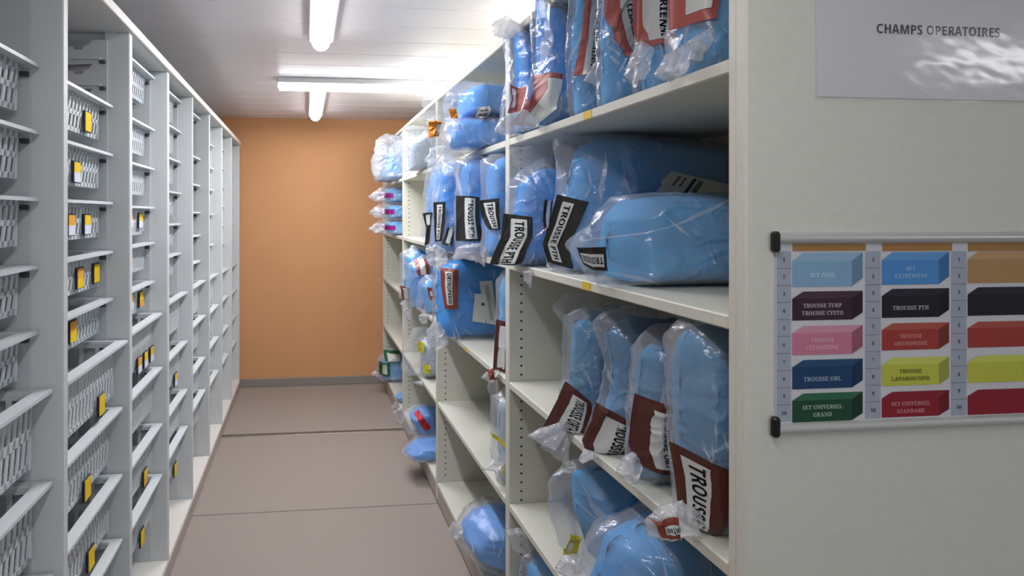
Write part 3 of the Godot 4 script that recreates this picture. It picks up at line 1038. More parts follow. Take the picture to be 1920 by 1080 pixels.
# ---------------------------------------------------------------- end panel: laminated sign and colour chart
func build_end_panel_signs() -> void:
	var z := -1.016
	# laminated paper sign
	var lt := on_z(1524, 188, z)
	var sw := 0.44
	var shh := 0.30
	var sign_ := thing("laminated_sign", "laminated white paper sign lettered in black, stuck high on the end panel", "sign", Vector3(lt.x + sw / 2, lt.y + shh / 2, z))
	var paper := mat("sign_paper", Color("d9d7d9"), 0.5, 0.5)
	part("paper", bevelled(Vector3(sw - 0.012, shh - 0.012, 0.0008), 0.0002), paper, sign_, Vector3(0, 0, 0.0012))
	var st := SurfaceTool.new()
	st.begin(Mesh.PRIMITIVE_TRIANGLES)
	var n := 48
	var verts := PackedVector3Array()
	var idx := PackedInt32Array()
	for j in n + 1:
		for i in n + 1:
			var x := (float(i) / n - 0.5) * sw
			var y := (float(j) / n - 0.5) * shh
			var wv := 0.00016 * crease_noise.get_noise_2d(x * 50.0, y * 190.0) + 0.0003 * fold_noise.get_noise_2d(x * 8.0, y * 20.0)
			verts.append(Vector3(x, y, 0.004 + wv))
	for j in n:
		for i in n:
			var a := j * (n + 1) + i
			var b := a + n + 1
			idx.append_array([a, b, a + 1, a + 1, b, b + 1])
	var arr := []
	arr.resize(Mesh.ARRAY_MAX)
	arr[Mesh.ARRAY_VERTEX] = verts
	arr[Mesh.ARRAY_INDEX] = idx
	st.create_from_arrays(arr)
	st.generate_normals()
	var gloss := mat("laminating_film", Color(0.9, 0.91, 0.93, 0.08), 0.11, 0.6)
	gloss.transparency = BaseMaterial3D.TRANSPARENCY_ALPHA
	gloss.cull_mode = BaseMaterial3D.CULL_DISABLED
	part("laminate_film", st.commit(), gloss, sign_)
	var a0 := on_z(1642, 62, z)
	var a1 := on_z(1824, 62, z)
	var t := text_arrays("CHAMPS OPERATO", sans)
	var full := text_arrays("CHAMPS OPERATOIRES", sans)
	var k: float = (a1.x - a0.x + 0.004) / t.size.x
	var ty := on_z(1730, 57, z).y
	var wfull: float = full.size.x * k
	flat_text("lettering", "CHAMPS OPERATOIRES", sans, full.size.y * k, mats["ink_black"], sign_, Vector3(a0.x + wfull / 2.0, ty, z + 0.0022) - sign_.position, wfull)
	# colour chart in an aluminium hanger
	var tl := on_z(1449, 437, z)
	var bl := on_z(1444, 814, z)
	var cx0 := tl.x
	var col := on_z(1653, 600, z).x - on_z(1485, 600, z).x
	var width := (on_z(1485, 600, z).x - cx0) + col * 3.0 + 0.01
	var chart := thing("colour_chart", "colour code chart of printed packs in an aluminium hanger on the end panel", "chart", Vector3(cx0 + width / 2.0, (tl.y + bl.y) / 2.0, z))
	var alu := mat("hanger_aluminium", Color("c9ccc8"), 0.35, 0.5)
	alu.metallic = 0.35
	var cap := mat("hanger_cap_black", Color("101112"), 0.45, 0.5)
	var bar := func(y: float, flip: float) -> void:
		var bst := begin()
		var sec := []
		for i in 11:
			var a := PI * i / 10.0
			sec.append(Vector2(sin(a) * 0.011, cos(a) * 0.0095))
		for i in 10:
			quad(bst, Vector3(-width / 2, sec[i].y, sec[i].x), Vector3(width / 2, sec[i].y, sec[i].x), Vector3(width / 2, sec[i + 1].y, sec[i + 1].x), Vector3(-width / 2, sec[i + 1].y, sec[i + 1].x))
		part("hanger_bar", bst.commit(), alu, chart, Vector3(0, y, 0.0008))
		for s in [-1.0, 1.0]:
			part("end_cap", bevelled(Vector3(0.013, 0.034, 0.014), 0.004), cap, chart, Vector3(s * (width / 2.0 + 0.001), y - flip * 0.005, 0.0078))
	var half := (tl.y - bl.y) / 2.0
	bar.call(half - 0.009, 1.0)
	bar.call(-half + 0.009, -1.0)
	var sheet := mat("chart_paper", Color("cfd0d2"), 0.6, 0.4)
	part("paper", bevelled(Vector3(width - 0.006, half * 2.0 - 0.03, 0.0012), 0.0003), sheet, chart, Vector3(0, 0, 0.0022))
	var grey := mat("chart_grey", Color("a3aab6"), 0.6, 0.4)
	var tan_ := mat("chart_tan", Color("a87d4a"), 0.6, 0.4)
	var ink := mat("chart_ink", Color("3b3d42"), 0.6, 0.4)
	var line := mat("chart_line", Color("84868a"), 0.6, 0.4)
	var zf := 0.0032
	var local := func(px: float, py: float) -> Vector2:
		var p := on_z(px, py, z + 0.003)
		return p - Vector2(chart.position.x, chart.position.y)
	var inks := [["light_blue", "82a9c6", "94b2cb", "66899f", "SET POSE", "", "c9dbe8"], ["aubergine", "3a2530", "4a3340", "2a1a24", "TROUSSE TURP", "TROUSSE CYSTO", "c4b8bd"], ["pink", "c87a92", "cf93a6", "96596c", "TROUSSE", "CESARIENNE", "ecb9c8"], ["navy", "1c3f66", "2a4d72", "15304e", "TROUSSE ORL", "", "a9bccd"], ["dark_green", "1b4a32", "34694c", "123425", "SET UNIVERSEL", "GRAND", "b4c7bb"]]
	var inks2 := [["mid_blue", "4f8cc9", "6399cf", "3f6f9f", "SET", "EXTREMITES", "a9c6e2"], ["near_black", "1d1c26", "2a2934", "15141c", "TROUSSE PTH", "", "b9b9be"], ["brick", "a03c36", "ad5548", "75332c", "TROUSSE", "ORTHOPEDIE", "d89a90"], ["lime", "bfc24a", "cbcf62", "9aa046", "TROUSSE", "LAPAROSCOPIE", "5d6130"], ["crimson", "8e1f2e", "8a2534", "6e1a26", "SET UNIVERSEL", "STANDARD", "d69aa0"]]
	var inks3 := [["tan_box", "b08a5c", "bd9a70", "8a6a44", "", "", "d8c4a4"], ["near_black", "1d1c26", "2a2934", "15141c", "", "", "b9b9be"], ["brick", "a03c36", "ad5548", "75332c", "", "", "d89a90"], ["lime", "bfc24a", "cbcf62", "9aa046", "", "", "5d6130"], ["crimson", "8e1f2e", "8a2534", "6e1a26", "", "", "d69aa0"]]
	var tops := [[474, 538], [546, 601], [610, 666], [673, 730], [735, 792]]
	var tops2 := [[472, 534], [540, 596], [604, 657], [668, 724], [731, 783]]
	var tops3 := [[471, 531], [537, 592], [601, 652], [664, 718], [727, 778]]
	var cols := [[1485, 1617, inks, tops], [1653, 1779, inks2, tops2], [1814, 1938, inks3, tops3]]
	for c in 3:
		var x0: float = cols[c][0]
		var x1: float = cols[c][1]
		# number column left of the boxes
		var nx0 := x0 - (29 if c == 0 else 31)
		var a: Vector2 = local.call(nx0, 471)
		var b: Vector2 = local.call(x0 - 2, 790 - c * 6)
		var ncol := part("number_column", bevelled(Vector3(b.x - a.x, a.y - b.y, 0.0006), 0.0001), grey, chart, Vector3((a.x + b.x) / 2, (a.y + b.y) / 2, zf - 0.0002))
		for k2 in 10:
			var q: Vector2 = Vector2((a.x + b.x) / 2, lerpf(a.y, b.y, (k2 + 0.5) / 10.0))
			flat_text("numeral", str(k2 + 1), serif, 0.0062, ink, ncol, Vector3(q.x, q.y, zf + 0.0006) - ncol.position)
			if k2 > 0:
				part("rule", bevelled(Vector3(b.x - a.x, 0.0009, 0.0003), 0.00005), line, ncol, Vector3((a.x + b.x) / 2, lerpf(a.y, b.y, k2 / 10.0), zf + 0.0004) - ncol.position)
		var h0: Vector2 = local.call(x0 + 1, 452)
		var h1: Vector2 = local.call(x1 + 6, 470)
		part("header_band", bevelled(Vector3(h1.x - h0.x, h0.y - h1.y, 0.0006), 0.0001), tan_, chart, Vector3((h0.x + h1.x) / 2, (h0.y + h1.y) / 2, zf))
		for r in 5:
			var ic: Array = cols[c][2][r]
			var y0: float = cols[c][3][r][0]
			var y1: float = cols[c][3][r][1]
			var lo: Vector2 = local.call(x0, y1)
			var hi: Vector2 = local.call(x1, y0 - (1.0 if c == 0 else 0.0))
			var dx := (hi.x - lo.x) * 0.155
			var dy := (hi.y - lo.y) * 0.245
			var root := Node3D.new()
			root.name = "printed_box"
			chart.add_child(root, true)
			root.position = Vector3(lo.x, lo.y, zf + 0.0004)
			var w := hi.x - lo.x
			var h := hi.y - lo.y
			var f1 := begin()
			quad(f1, Vector3(0, h - dy, 0), Vector3(w - dx, h - dy, 0), Vector3(w - dx, 0, 0), Vector3(0, 0, 0))
			part("box_front", f1.commit(), mat("chart_%s_front" % ic[0], Color(ic[1]), 0.6, 0.4), root)
			var f2 := begin()
			quad(f2, Vector3(dx, h, 0), Vector3(w, h, 0), Vector3(w - dx, h - dy, 0), Vector3(0, h - dy, 0))
			part("box_top", f2.commit(), mat("chart_%s_top" % ic[0], Color(ic[2]), 0.6, 0.4), root)
			var f3 := begin()
			quad(f3, Vector3(w - dx, h - dy, 0), Vector3(w, h, 0), Vector3(w, dy, 0), Vector3(w - dx, 0, 0))
			part("box_side", f3.commit(), mat("chart_%s_side" % ic[0], Color(ic[3]), 0.6, 0.4), root)
			var tm := mat("chart_%s_text" % ic[0], Color(ic[6]), 0.6, 0.4)
			var mid := Vector2((w - dx) / 2.0, (h - dy) * 0.5)
			if ic[4] and ic[5]:
				flat_text("lettering", ic[4], serif, 0.0066, tm, root, Vector3(mid.x, mid.y + 0.0062, 0.0006), w * 0.66)
				flat_text("lettering", ic[5], serif, 0.0066, tm, root, Vector3(mid.x, mid.y - 0.0062, 0.0006), w * 0.66)
			elif ic[4]:
				flat_text("lettering", ic[4], serif, 0.007, tm, root, Vector3(mid.x, mid.y - 0.002, 0.0006), w * 0.62)


# ---------------------------------------------------------------- right: the packs, each placed from its outline in the photograph
func build_packs() -> void:
	var V := Vector2(1.0, 0.35)
	var H := Vector2(0.4, 1.0)
	var list := []
	# --- entrance bay, third shelf from the base: four standing orthopaedic packs
	list.append({"label": "bagged blue pack with brown label standing against the end panel, tail spilling forward", "shelf": 2, "z": -1.215, "t": 0.07, "tone": "cloth_teal", "seed": 1, "drape": V,
		"film": [1266, 612, 1290, 596, 1340, 588, 1400, 598, 1440, 640, 1445, 1012, 1310, 1014, 1278, 1000, 1274, 880, 1263, 760, 1266, 680],
		"cloth": [[1277, 640, 1300, 614, 1360, 604, 1425, 618, 1440, 660, 1442, 1012, 1290, 1012, 1284, 900, 1276, 760]],
		"tails": [{"px": [1210, 978, 1235, 952, 1277, 940, 1312, 960, 1330, 1000, 1300, 1014, 1250, 1012, 1216, 1006], "dz": 0.05}],
		"labels": [{"ink": "brown", "rows": [[1284, 846, 1357, 874], [1294, 905, 1356, 918], [1299, 955, 1352, 966], [1302, 1000, 1350, 1008]], "strip": [0.18, 0.52, 0.1, 0.96], "text": "TROUSSE"},
			{"ink": "red_brown", "on": 1, "rows": [[1268, 965, 1275, 1010], [1225, 978, 1240, 1008]], "strip": [0.3, 0.75, 0.0, 0.7], "text": "ORTHO"}]})
	list.append({"label": "bagged blue pack with brown label, second from the end panel on the eye-to-waist shelf", "shelf": 2, "z": -1.43, "t": 0.06, "tone": "cloth_teal", "seed": 2, "drape": V,
		"film": [1192, 642, 1222, 606, 1262, 606, 1305, 622, 1345, 650, 1350, 905, 1250, 914, 1205, 908, 1180, 892, 1177, 850, 1183, 780, 1190, 700],
		"cloth": [[1207, 664, 1240, 632, 1325, 640, 1340, 670, 1345, 905, 1230, 910, 1192, 892, 1195, 800, 1200, 720]],
		"tails": [{"px": [1157, 886, 1168, 856, 1190, 846, 1202, 870, 1196, 902, 1175, 902], "dz": 0.04}],
		"labels": [{"ink": "brown", "rows": [[1216, 752, 1268, 760], [1210, 800, 1266, 806], [1206, 850, 1268, 852], [1214, 884, 1275, 896]], "strip": [0.32, 0.92, 0.12, 0.92], "text": "TROUSSE ORT", "rise": 0.45, "tall": 0.4}]})
	list.append({"label": "bagged blue pack with brown label, third from the end panel, leaning outward", "shelf": 2, "z": -1.62, "t": 0.052, "tone": "cloth_teal", "seed": 3, "drape": V,
		"film": [1110, 612, 1138, 582, 1185, 568, 1240, 574, 1290, 590, 1300, 862, 1200, 868, 1150, 868, 1108, 862, 1095, 836, 1104, 790, 1124, 740, 1134, 690, 1128, 650],
		"cloth": [[1138, 622, 1180, 592, 1285, 600, 1296, 862, 1170, 866, 1118, 852, 1128, 800, 1148, 740, 1150, 680]],
		"tails": [{"px": [1085, 868, 1098, 842, 1122, 838, 1140, 866, 1120, 880], "dz": 0.04}],
		"labels": [{"ink": "brown", "rows": [[1131, 763, 1188, 792], [1122, 800, 1182, 812], [1104, 836, 1178, 852], [1112, 858, 1160, 868]], "strip": [0.25, 0.85, 0.14, 0.96], "text": "TROUSSE OR", "rise": 0.4, "tall": 0.45}]})
	list.append({"label": "bagged blue pack with brown label, fourth from the end panel beside the bare upright", "shelf": 2, "z": -1.80, "t": 0.052, "tone": "cloth_teal", "seed": 4, "drape": V,
		"film": [1056, 592, 1090, 575, 1150, 574, 1210, 590, 1222, 826, 1120, 832, 1060, 832, 1016, 828, 1030, 800, 1046, 760, 1056, 700, 1055, 640],
		"cloth": [[1076, 605, 1140, 585, 1205, 598, 1218, 826, 1120, 830, 1040, 826, 1055, 780, 1072, 700]],
		"tails": [{"px": [988, 818, 1012, 806, 1050, 792, 1062, 830, 1040, 846, 1010, 830], "dz": 0.05}, {"px": [1012, 832, 1060, 828, 1108, 822, 1090, 852, 1062, 872, 1034, 852], "dz": 0.03, "wrap": "film"}],
		"labels": [{"ink": "brown", "rows": [[1069, 720, 1104, 752], [1056, 755, 1108, 772], [1038, 790, 1104, 802], [1024, 816, 1092, 828]], "strip": [0.28, 0.74, 0.12, 0.96], "text": "TROUSSE ORTHOP"}]})
	list.append({"label": "bagged blue pack with pointed film top behind the brown-labelled packs", "shelf": 2, "z": -2.03, "t": 0.06, "tone": "cloth_teal", "seed": 5,
		"film": [1028, 578, 1060, 553, 1092, 545, 1140, 552, 1180, 570, 1192, 796, 1090, 798, 1078, 660, 1066, 606],
		"cloth": [[1098, 590, 1140, 570, 1178, 580, 1188, 796, 1096, 796, 1090, 680]]})
	# --- entrance bay, fourth shelf: big PTH packs
	list.append({"label": "large bagged blue block lying on the shelf at eye level with an upturned black label", "shelf": 3, "z": -1.58, "t": 0.125, "seed": 6, "n": 7.0, "drape": H, "amp": 0.008, "folds": 4,
		"film": [1060, 452, 1100, 420, 1130, 394, 1165, 368, 1220, 364, 1400, 360, 1440, 370, 1445, 530, 1200, 532, 1160, 524, 1110, 514, 1082, 502, 1074, 475],
		"cloth": [[1146, 408, 1172, 374, 1230, 368, 1410, 365, 1436, 372, 1440, 530, 1190, 530, 1152, 518, 1140, 460]],
		"labels": [{"ink": "black", "rows": [[1124, 462, 1128, 506], [1102, 464, 1110, 506], [1080, 464, 1094, 496]], "strip": [0.3, 0.85, 0.08, 0.96], "text": "TROUSSE"}]})
	list.append({"label": "tall bagged blue pack with black label filling the shelf behind the large block", "shelf": 3, "z": -1.92, "t": 0.12, "seed": 7, "tone": "cloth_deep", "drape": Vector2(0.8, 0.5),
		"film": [1038, 264, 1064, 238, 1110, 240, 1180, 255, 1290, 268, 1400, 275, 1410, 500, 1250, 510, 1100, 510, 1050, 510, 1020, 500, 1030, 460, 1046, 400, 1050, 340],
		"cloth": [[1084, 276, 1120, 256, 1200, 262, 1400, 280, 1408, 505, 1070, 508, 1052, 494, 1062, 420, 1068, 340]],
		"labels": [{"ink": "black", "rows": [[1046, 364, 1082, 380], [1034, 420, 1068, 426], [1022, 458, 1056, 462], [1030, 492, 1060, 502]], "strip": [0.24, 0.6, 0.06, 0.94], "text": "TROUSSE PTH"}],
		"slips": [{"rows": [[1238, 340, 1258, 321], [1240, 366, 1400, 354]], "bars": []},
			{"rows": [[1224, 366, 1260, 322], [1300, 368, 1320, 338], [1400, 368, 1410, 356]], "bars": [[0.45, 0.9, 0.12, 0.16, "pouch_grey"], [0.45, 0.9, 0.22, 0.25, "pouch_grey"], [0.1, 0.95, 0.34, 0.39, "chart_navy_bar"], [0.2, 0.9, 0.43, 0.5, "pouch_grey"]]}]})
	list.append({"label": "bagged blue pack with kinked black label hanging past the shelf edge by the upright", "shelf": 3, "z": -2.19, "t": 0.08, "seed": 8, "tone": "cloth_bright",
		"film": [950, 346, 975, 320, 1010, 300, 1050, 290, 1090, 300, 1098, 496, 1000, 502, 965, 504, 922, 504, 934, 470, 947, 420, 949, 380],
		"cloth": [[972, 345, 1010, 318, 1080, 312, 1094, 496, 1000, 500, 950, 498, 958, 450, 966, 400]],
		"tails": [{"px": [982, 508, 1040, 482, 1062, 500, 1034, 520, 1004, 542, 984, 528], "dz": 0.12}, {"px": [956, 278, 1000, 255, 1042, 262, 1034, 320, 990, 334, 962, 312], "dz": 0.03, "wrap": "film"}],
		"labels": [{"ink": "black", "rows": [[951, 400, 990, 407], [946, 446, 990, 442], [934, 472, 980, 466], [922, 504, 972, 494]], "strip": [0.3, 0.76, 0.06, 0.97], "text": "TROUSSE PTH"},
			{"ink": "black", "rows": [[1018, 374, 1034, 377], [1016, 432, 1030, 430]], "strip": [0.35, 0.8, 0.0, 1.0]}]})
	# --- entrance bay, top shelf: caesarean packs
	list.append({"label": "bagged blue pack with coral label and knotted film, top shelf by end panel", "shelf": 4, "z": -1.25, "t": 0.06, "seed": 9,
		"film": [1262, -150, 1300, -170, 1440, -170, 1450, 152, 1320, 152, 1282, 146, 1266, 80, 1272, 0],
		"cloth": [[1275, -130, 1310, -150, 1435, -150, 1445, 151, 1320, 151, 1288, 144, 1276, 40]],
		"tails": [{"px": [1224, 142, 1250, 102, 1300, 76, 1322, 82, 1312, 112, 1290, 148, 1250, 154], "dz": 0.05}, {"px": [1296, 78, 1308, 64, 1325, 55, 1338, 70, 1322, 98, 1304, 96], "dz": 0.085, "wrap": "film", "t": 0.018}],
		"labels": [{"ink": "coral", "rows": [[1278, -70, 1344, -70], [1278, 0, 1341, -4], [1281, 44, 1334, 40]], "strip": [0.32, 0.74, 0.0, 0.76]}]})
	list.append({"label": "bagged blue pack with coral label, top shelf, second from end panel", "shelf": 4, "z": -1.43, "t": 0.048, "seed": 10,
		"film": [1192, -140, 1290, -150, 1330, 176, 1250, 180, 1205, 180, 1188, 172, 1190, 90, 1198, 40],
		"cloth": [[1208, -120, 1285, -130, 1322, 176, 1250, 179, 1212, 176, 1206, 60]],
		"tails": [{"px": [1170, 142, 1184, 102, 1200, 75, 1226, 90, 1216, 130, 1200, 156], "dz": 0.05}],
		"labels": [{"ink": "coral", "rows": [[1204, -90, 1262, -90], [1203, 0, 1262, -6], [1204, 44, 1260, 58], [1216, 84, 1256, 84]], "strip": [0.25, 0.75, 0.0, 0.9], "text": "CESARIENNE", "rise": 0.5, "tall": 0.4}]})
	list.append({"label": "bagged blue pack with curved coral label, top shelf, third from end panel", "shelf": 4, "z": -1.60, "t": 0.048, "seed": 11,
		"film": [1124, -130, 1220, -140, 1262, 196, 1160, 201, 1122, 199, 1116, 60],
		"cloth": [[1138, -110, 1212, -120, 1254, 195, 1160, 200, 1132, 196, 1130, 60]],
		"labels": [{"ink": "coral", "rows": [[1146, -120, 1202, -120], [1144, -40, 1202, -40], [1142, 20, 1194, 10], [1152, 76, 1206, 58], [1170, 108, 1206, 98]], "strip": [0.34, 0.86, 0.0, 0.95], "text": "TROUSSE DE CESARIENNE", "rise": 0.45, "tall": 0.45}]})
	list.append({"label": "bagged blue pack with coral label, top shelf, fourth from end panel", "shelf": 4, "z": -1.78, "t": 0.045, "seed": 12,
		"film": [1068, -110, 1160, -120, 1200, 216, 1110, 220, 1068, 218, 1060, 100, 1068, 0],
		"cloth": [[1080, -95, 1152, -105, 1192, 215, 1110, 219, 1080, 215, 1074, 90]],
		"tails": [{"px": [1092, 152, 1120, 110, 1162, 95, 1152, 140, 1122, 162], "dz": 0.09}],
		"labels": [{"ink": "coral", "rows": [[1100, -80, 1144, -80], [1096, 10, 1134, 4], [1090, 80, 1126, 76], [1082, 140, 1120, 142]], "strip": [0.26, 0.86, 0.0, 1.0], "text": "TROUSSE DE CESARIENNE", "rise": 0.45, "tall": 0.42}]})
	list.append({"label": "bagged blue pack with bent coral frame label, top shelf, fifth from end panel", "shelf": 4, "z": -1.98, "t": 0.075, "seed": 13, "tone": "cloth_bright",
		"film": [988, -50, 1050, -80, 1120, -60, 1132, 234, 1060, 238, 1010, 238, 985, 236, 972, 220, 998, 130, 994, 60],
		"cloth": [[1008, -30, 1055, -55, 1110, -40, 1124, 233, 1060, 237, 1012, 236, 1004, 190, 1012, 120, 1010, 50]],
		"tails": [{"px": [922, 252, 940, 220, 985, 205, 1012, 226, 1002, 242, 960, 248], "dz": 0.07}, {"px": [1030, 200, 1060, 170, 1090, 178, 1110, 205, 1060, 212], "dz": 0.06}],
		"labels": [{"ink": "coral", "rows": [[1009, 134, 1050, 143], [1010, 166, 1046, 170], [990, 200, 1034, 208], [968, 228, 1006, 240]], "strip": [0.38, 1.0, 0.12, 0.9]}]})
	list.append({"label": "bagged blue pack with crumpled film crown by the upright on the top shelf", "shelf": 4, "z": -2.20, "t": 0.065, "seed": 14, "tone": "cloth_bright",
		"film": [944, 50, 960, 36, 1005, 30, 1042, 60, 1052, 252, 980, 256, 934, 254, 940, 190, 950, 140, 945, 90],
		"cloth": [[966, 56, 1000, 45, 1036, 66, 1046, 251, 985, 255, 966, 250, 972, 140]],
		"tails": [{"px": [922, 46, 950, 28, 986, 35, 986, 60, 950, 74, 926, 66], "dz": 0.03}],
		"labels": [{"ink": "coral", "rows": [[957, 158, 980, 168], [961, 186, 981, 190], [952, 212, 976, 212]], "strip": [0.1, 0.4, 0.1, 0.8]}]})
	# --- entrance bay, second shelf and base
	list.append({"label": "bulging bagged blue pack low in the entrance bay, half below the brown-labelled packs", "shelf": 1, "z": -1.42, "t": 0.115, "seed": 15, "tone": "cloth_deep", "drape": Vector2(0.7, 0.7),
		"film": [1100, 1014, 1160, 972, 1240, 950, 1330, 960, 1430, 1000, 1440, 1282, 1200, 1284, 1110, 1220, 1080, 1110],
		"cloth": [[1150, 1012, 1240, 970, 1330, 976, 1425, 1016, 1436, 1280, 1200, 1280, 1130, 1200, 1112, 1110]]})
	list.append({"label": "bagged blue pack with ballooning film end on the second shelf, entrance bay", "shelf": 1, "z": -1.75, "t": 0.11, "seed": 16, "drape": Vector2(0.7, 0.7), "amp": 0.014, "thin": 0.06,
		"film": [1027, 906, 1045, 880, 1090, 860, 1150, 868, 1240, 890, 1320, 940, 1330, 1118, 1200, 1124, 1100, 1080, 1050, 1020, 1032, 960],
		"cloth": [[1078, 890, 1150, 876, 1240, 900, 1312, 950, 1322, 1118, 1180, 1120, 1108, 1040, 1082, 960]],
		"tails": [{"px": [1040, 1070, 1058, 1042, 1084, 1038, 1088, 1070, 1066, 1084], "dz": 0.05}],
		"labels": [{"ink": "yellow", "rows": [[1066, 996, 1084, 1000], [1062, 1048, 1080, 1050]], "strip": [0.1, 0.45, 0.3, 0.8]}]})
	list.append({"label": "bagged blue pack standing on the base of the entrance bay beside the upright", "shelf": 0, "z": -2.15, "t": 0.1, "seed": 17,
		"film": [974, 1052, 1005, 1033, 1060, 1045, 1120, 1100, 1124, 1246, 985, 1248, 974, 1150],
		"cloth": [[994, 1068, 1020, 1048, 1060, 1060, 1114, 1110, 1118, 1244, 1000, 1246]],
		"tails": [{"px": [946, 994, 976, 990, 1002, 1026, 988, 1044, 962, 1030], "dz": 0.03, "wrap": "film"}]})
	# --- second bay
	list.append({"label": "two blue bundles stacked in one film bag with orange labels", "shelf": 4, "z": -2.75, "t": 0.13, "seed": 18, "tone": "cloth_bright", "n": 6.0,
		"film": [834, 172, 870, 150, 940, 158, 990, 180, 990, 284, 850, 285, 836, 262, 832, 210],
		"cloth": [[862, 182, 882, 164, 970, 166, 984, 184, 984, 222, 862, 222], [842, 236, 860, 226, 982, 226, 984, 283, 850, 282, 840, 262]],
		"tails": [{"px": [792, 182, 800, 156, 835, 150, 852, 200, 864, 230, 840, 270, 806, 276, 795, 230], "dz": 0.12, "wrap": "film", "amp": 0.02}],
		"labels": [{"ink": "orange", "on": 1, "rows": [[803, 226, 828, 228], [806, 258, 822, 256]], "strip": [0.65, 0.95, 0.2, 0.9]}, {"ink": "orange", "on": 1, "rows": [[840, 204, 858, 206], [846, 222, 858, 222]]}],
		"slips": [{"rows": [[893, 202, 916, 200], [898, 222, 924, 220]], "bars": [[0.2, 0.8, 0.3, 0.4, "pouch_grey"], [0.2, 0.8, 0.55, 0.65, "pouch_grey"]]}]})
	list.append({"label": "bagged blue pack with black label, next to the second upright on the fourth shelf", "shelf": 3, "z": -2.50, "t": 0.075, "seed": 19, "tone": "cloth_bright",
		"film": [900, 304, 930, 284, 990, 290, 1002, 486, 930, 487, 898, 484, 904, 440, 902, 360],
		"cloth": [[914, 312, 940, 294, 990, 298, 998, 486, 930, 486, 912, 476, 914, 400]],
		"labels": [{"ink": "black", "rows": [[901, 376, 930, 372], [908, 404, 930, 404], [916, 430, 932, 430]], "strip": [0.3, 0.76, 0.1, 0.96], "text": "TROUSSE"}]})
	list.append({"label": "bagged blue pack with upright rectangular black label on the fourth shelf", "shelf": 3, "z": -2.73, "t": 0.085, "seed": 20, "tone": "cloth_bright",
		"film": [850, 304, 890, 284, 950, 300, 958, 479, 880, 480, 855, 478, 850, 420, 854, 350],
		"cloth": [[864, 312, 892, 296, 945, 306, 952, 478, 884, 479, 866, 470, 864, 400]],
		"tails": [{"px": [843, 490, 860, 462, 900, 455, 932, 470, 938, 490, 915, 502, 890, 490, 866, 484], "dz": 0.1}],
		"labels": [{"ink": "black", "rows": [[863, 366, 898, 370], [863, 410, 898, 410], [863, 453, 904, 451]], "strip": [0.3, 0.76, 0.04, 0.95], "text": "TROUSSE PTH"}]})
	list.append({"label": "bagged blue pack with narrow black label, third along from the second upright", "shelf": 3, "z": -2.98, "t": 0.08, "seed": 21, "tone": "cloth_bright",
		"film": [806, 324, 830, 290, 880, 300, 888, 473, 830, 474, 804, 470, 811, 400],
		"cloth": [[820, 330, 836, 304, 874, 308, 884, 472, 826, 473, 820, 400]],
		"tails": [{"px": [796, 466, 815, 458, 836, 470, 842, 490, 816, 502, 800, 494], "dz": 0.09}, {"px": [795, 302, 805, 278, 840, 270, 882, 285, 872, 312, 850, 332, 815, 326], "dz": 0.1, "wrap": "film"}],
		"labels": [{"ink": "black", "rows": [[815, 379, 831, 379], [816, 420, 829, 416], [817, 454, 827, 452]], "strip": [0.3, 0.7, 0.06, 0.95], "text": "TROUSSE PTH"}, {"ink": "black", "rows": [[838, 428, 856, 421], [830, 458, 846, 462]], "strip": [0.25, 0.7, 0.0, 0.9]}]})
	list.append({"label": "bagged blue pack with a sliver of black label, furthest along the fourth shelf", "shelf": 3, "z": -3.24, "t": 0.075, "seed": 22, "tone": "cloth_bright",
		"film": [793, 360, 802, 300, 840, 300, 862, 467, 800, 468, 791, 440],
		"cloth": [[804, 360, 812, 312, 838, 312, 856, 466, 806, 467]],
		"labels": [{"ink": "black", "rows": [[793, 400, 807, 398], [799, 430, 806, 426], [797, 462, 805, 456]], "strip": [0.3, 0.8, 0.06, 0.4]}]})
	list.append({"label": "square blue pack with red-brown frame label and loose paper slips on the third shelf", "shelf": 2, "z": -3.2, "t": 0.12, "seed": 23, "tone": "cloth_bright", "n": 6.0, "wrap": "film_faint", "amp": 0.006,
		"film": [813, 500, 850, 478, 970, 478, 980, 630, 830, 632, 812, 616],
		"cloth": [[820, 504, 852, 484, 965, 484, 972, 630, 832, 631, 818, 612]],
		"tails": [{"px": [800, 618, 818, 598, 836, 620, 842, 646, 818, 658, 802, 640], "dz": 0.06}],
		"labels": [{"ink": "red_brown", "rows": [[829, 503, 860, 505], [830, 540, 858, 542], [835, 580, 858, 579]], "strip": [0.2, 0.62, 0.08, 0.9], "text": "ORTHOPEDIE"}],
		"slips": [{"rows": [[890, 550, 912, 552], [885, 602, 910, 606]], "bars": [[0.6, 0.85, 0.3, 0.4, "chart_navy_bar"]]}, {"rows": [[898, 527, 922, 526], [912, 606, 934, 610]], "bars": [[0.35, 0.65, 0.1, 0.9, "pouch_soft"]]}]})
	list.append({"label": "bagged blue pack behind the second upright, brown label folded over shelf edge", "shelf": 2, "z": -2.47, "t": 0.06, "seed": 24,
		"film": [929, 530, 945, 490, 1010, 496, 1016, 702, 935, 706, 926, 650, 930, 580],
		"cloth": [[938, 540, 950, 504, 1006, 508, 1010, 700, 940, 704]],
		"tails": [{"px": [902, 708, 918, 690, 946, 684, 948, 716, 920, 718], "dz": 0.05}, {"px": [912, 724, 930, 716, 948, 718, 950, 766, 930, 768], "dz": 0.03, "wrap": "film"}],
		"labels": [{"ink": "brown", "rows": [[932, 600, 947, 600], [929, 650, 946, 650], [926, 700, 946, 700]], "strip": [0.35, 0.8, 0.1, 0.9]}, {"ink": "red_brown", "on": 1, "rows": [[914, 694, 944, 690], [918, 712, 944, 710]], "strip": [0.35, 0.9, 0.15, 0.8]}]})
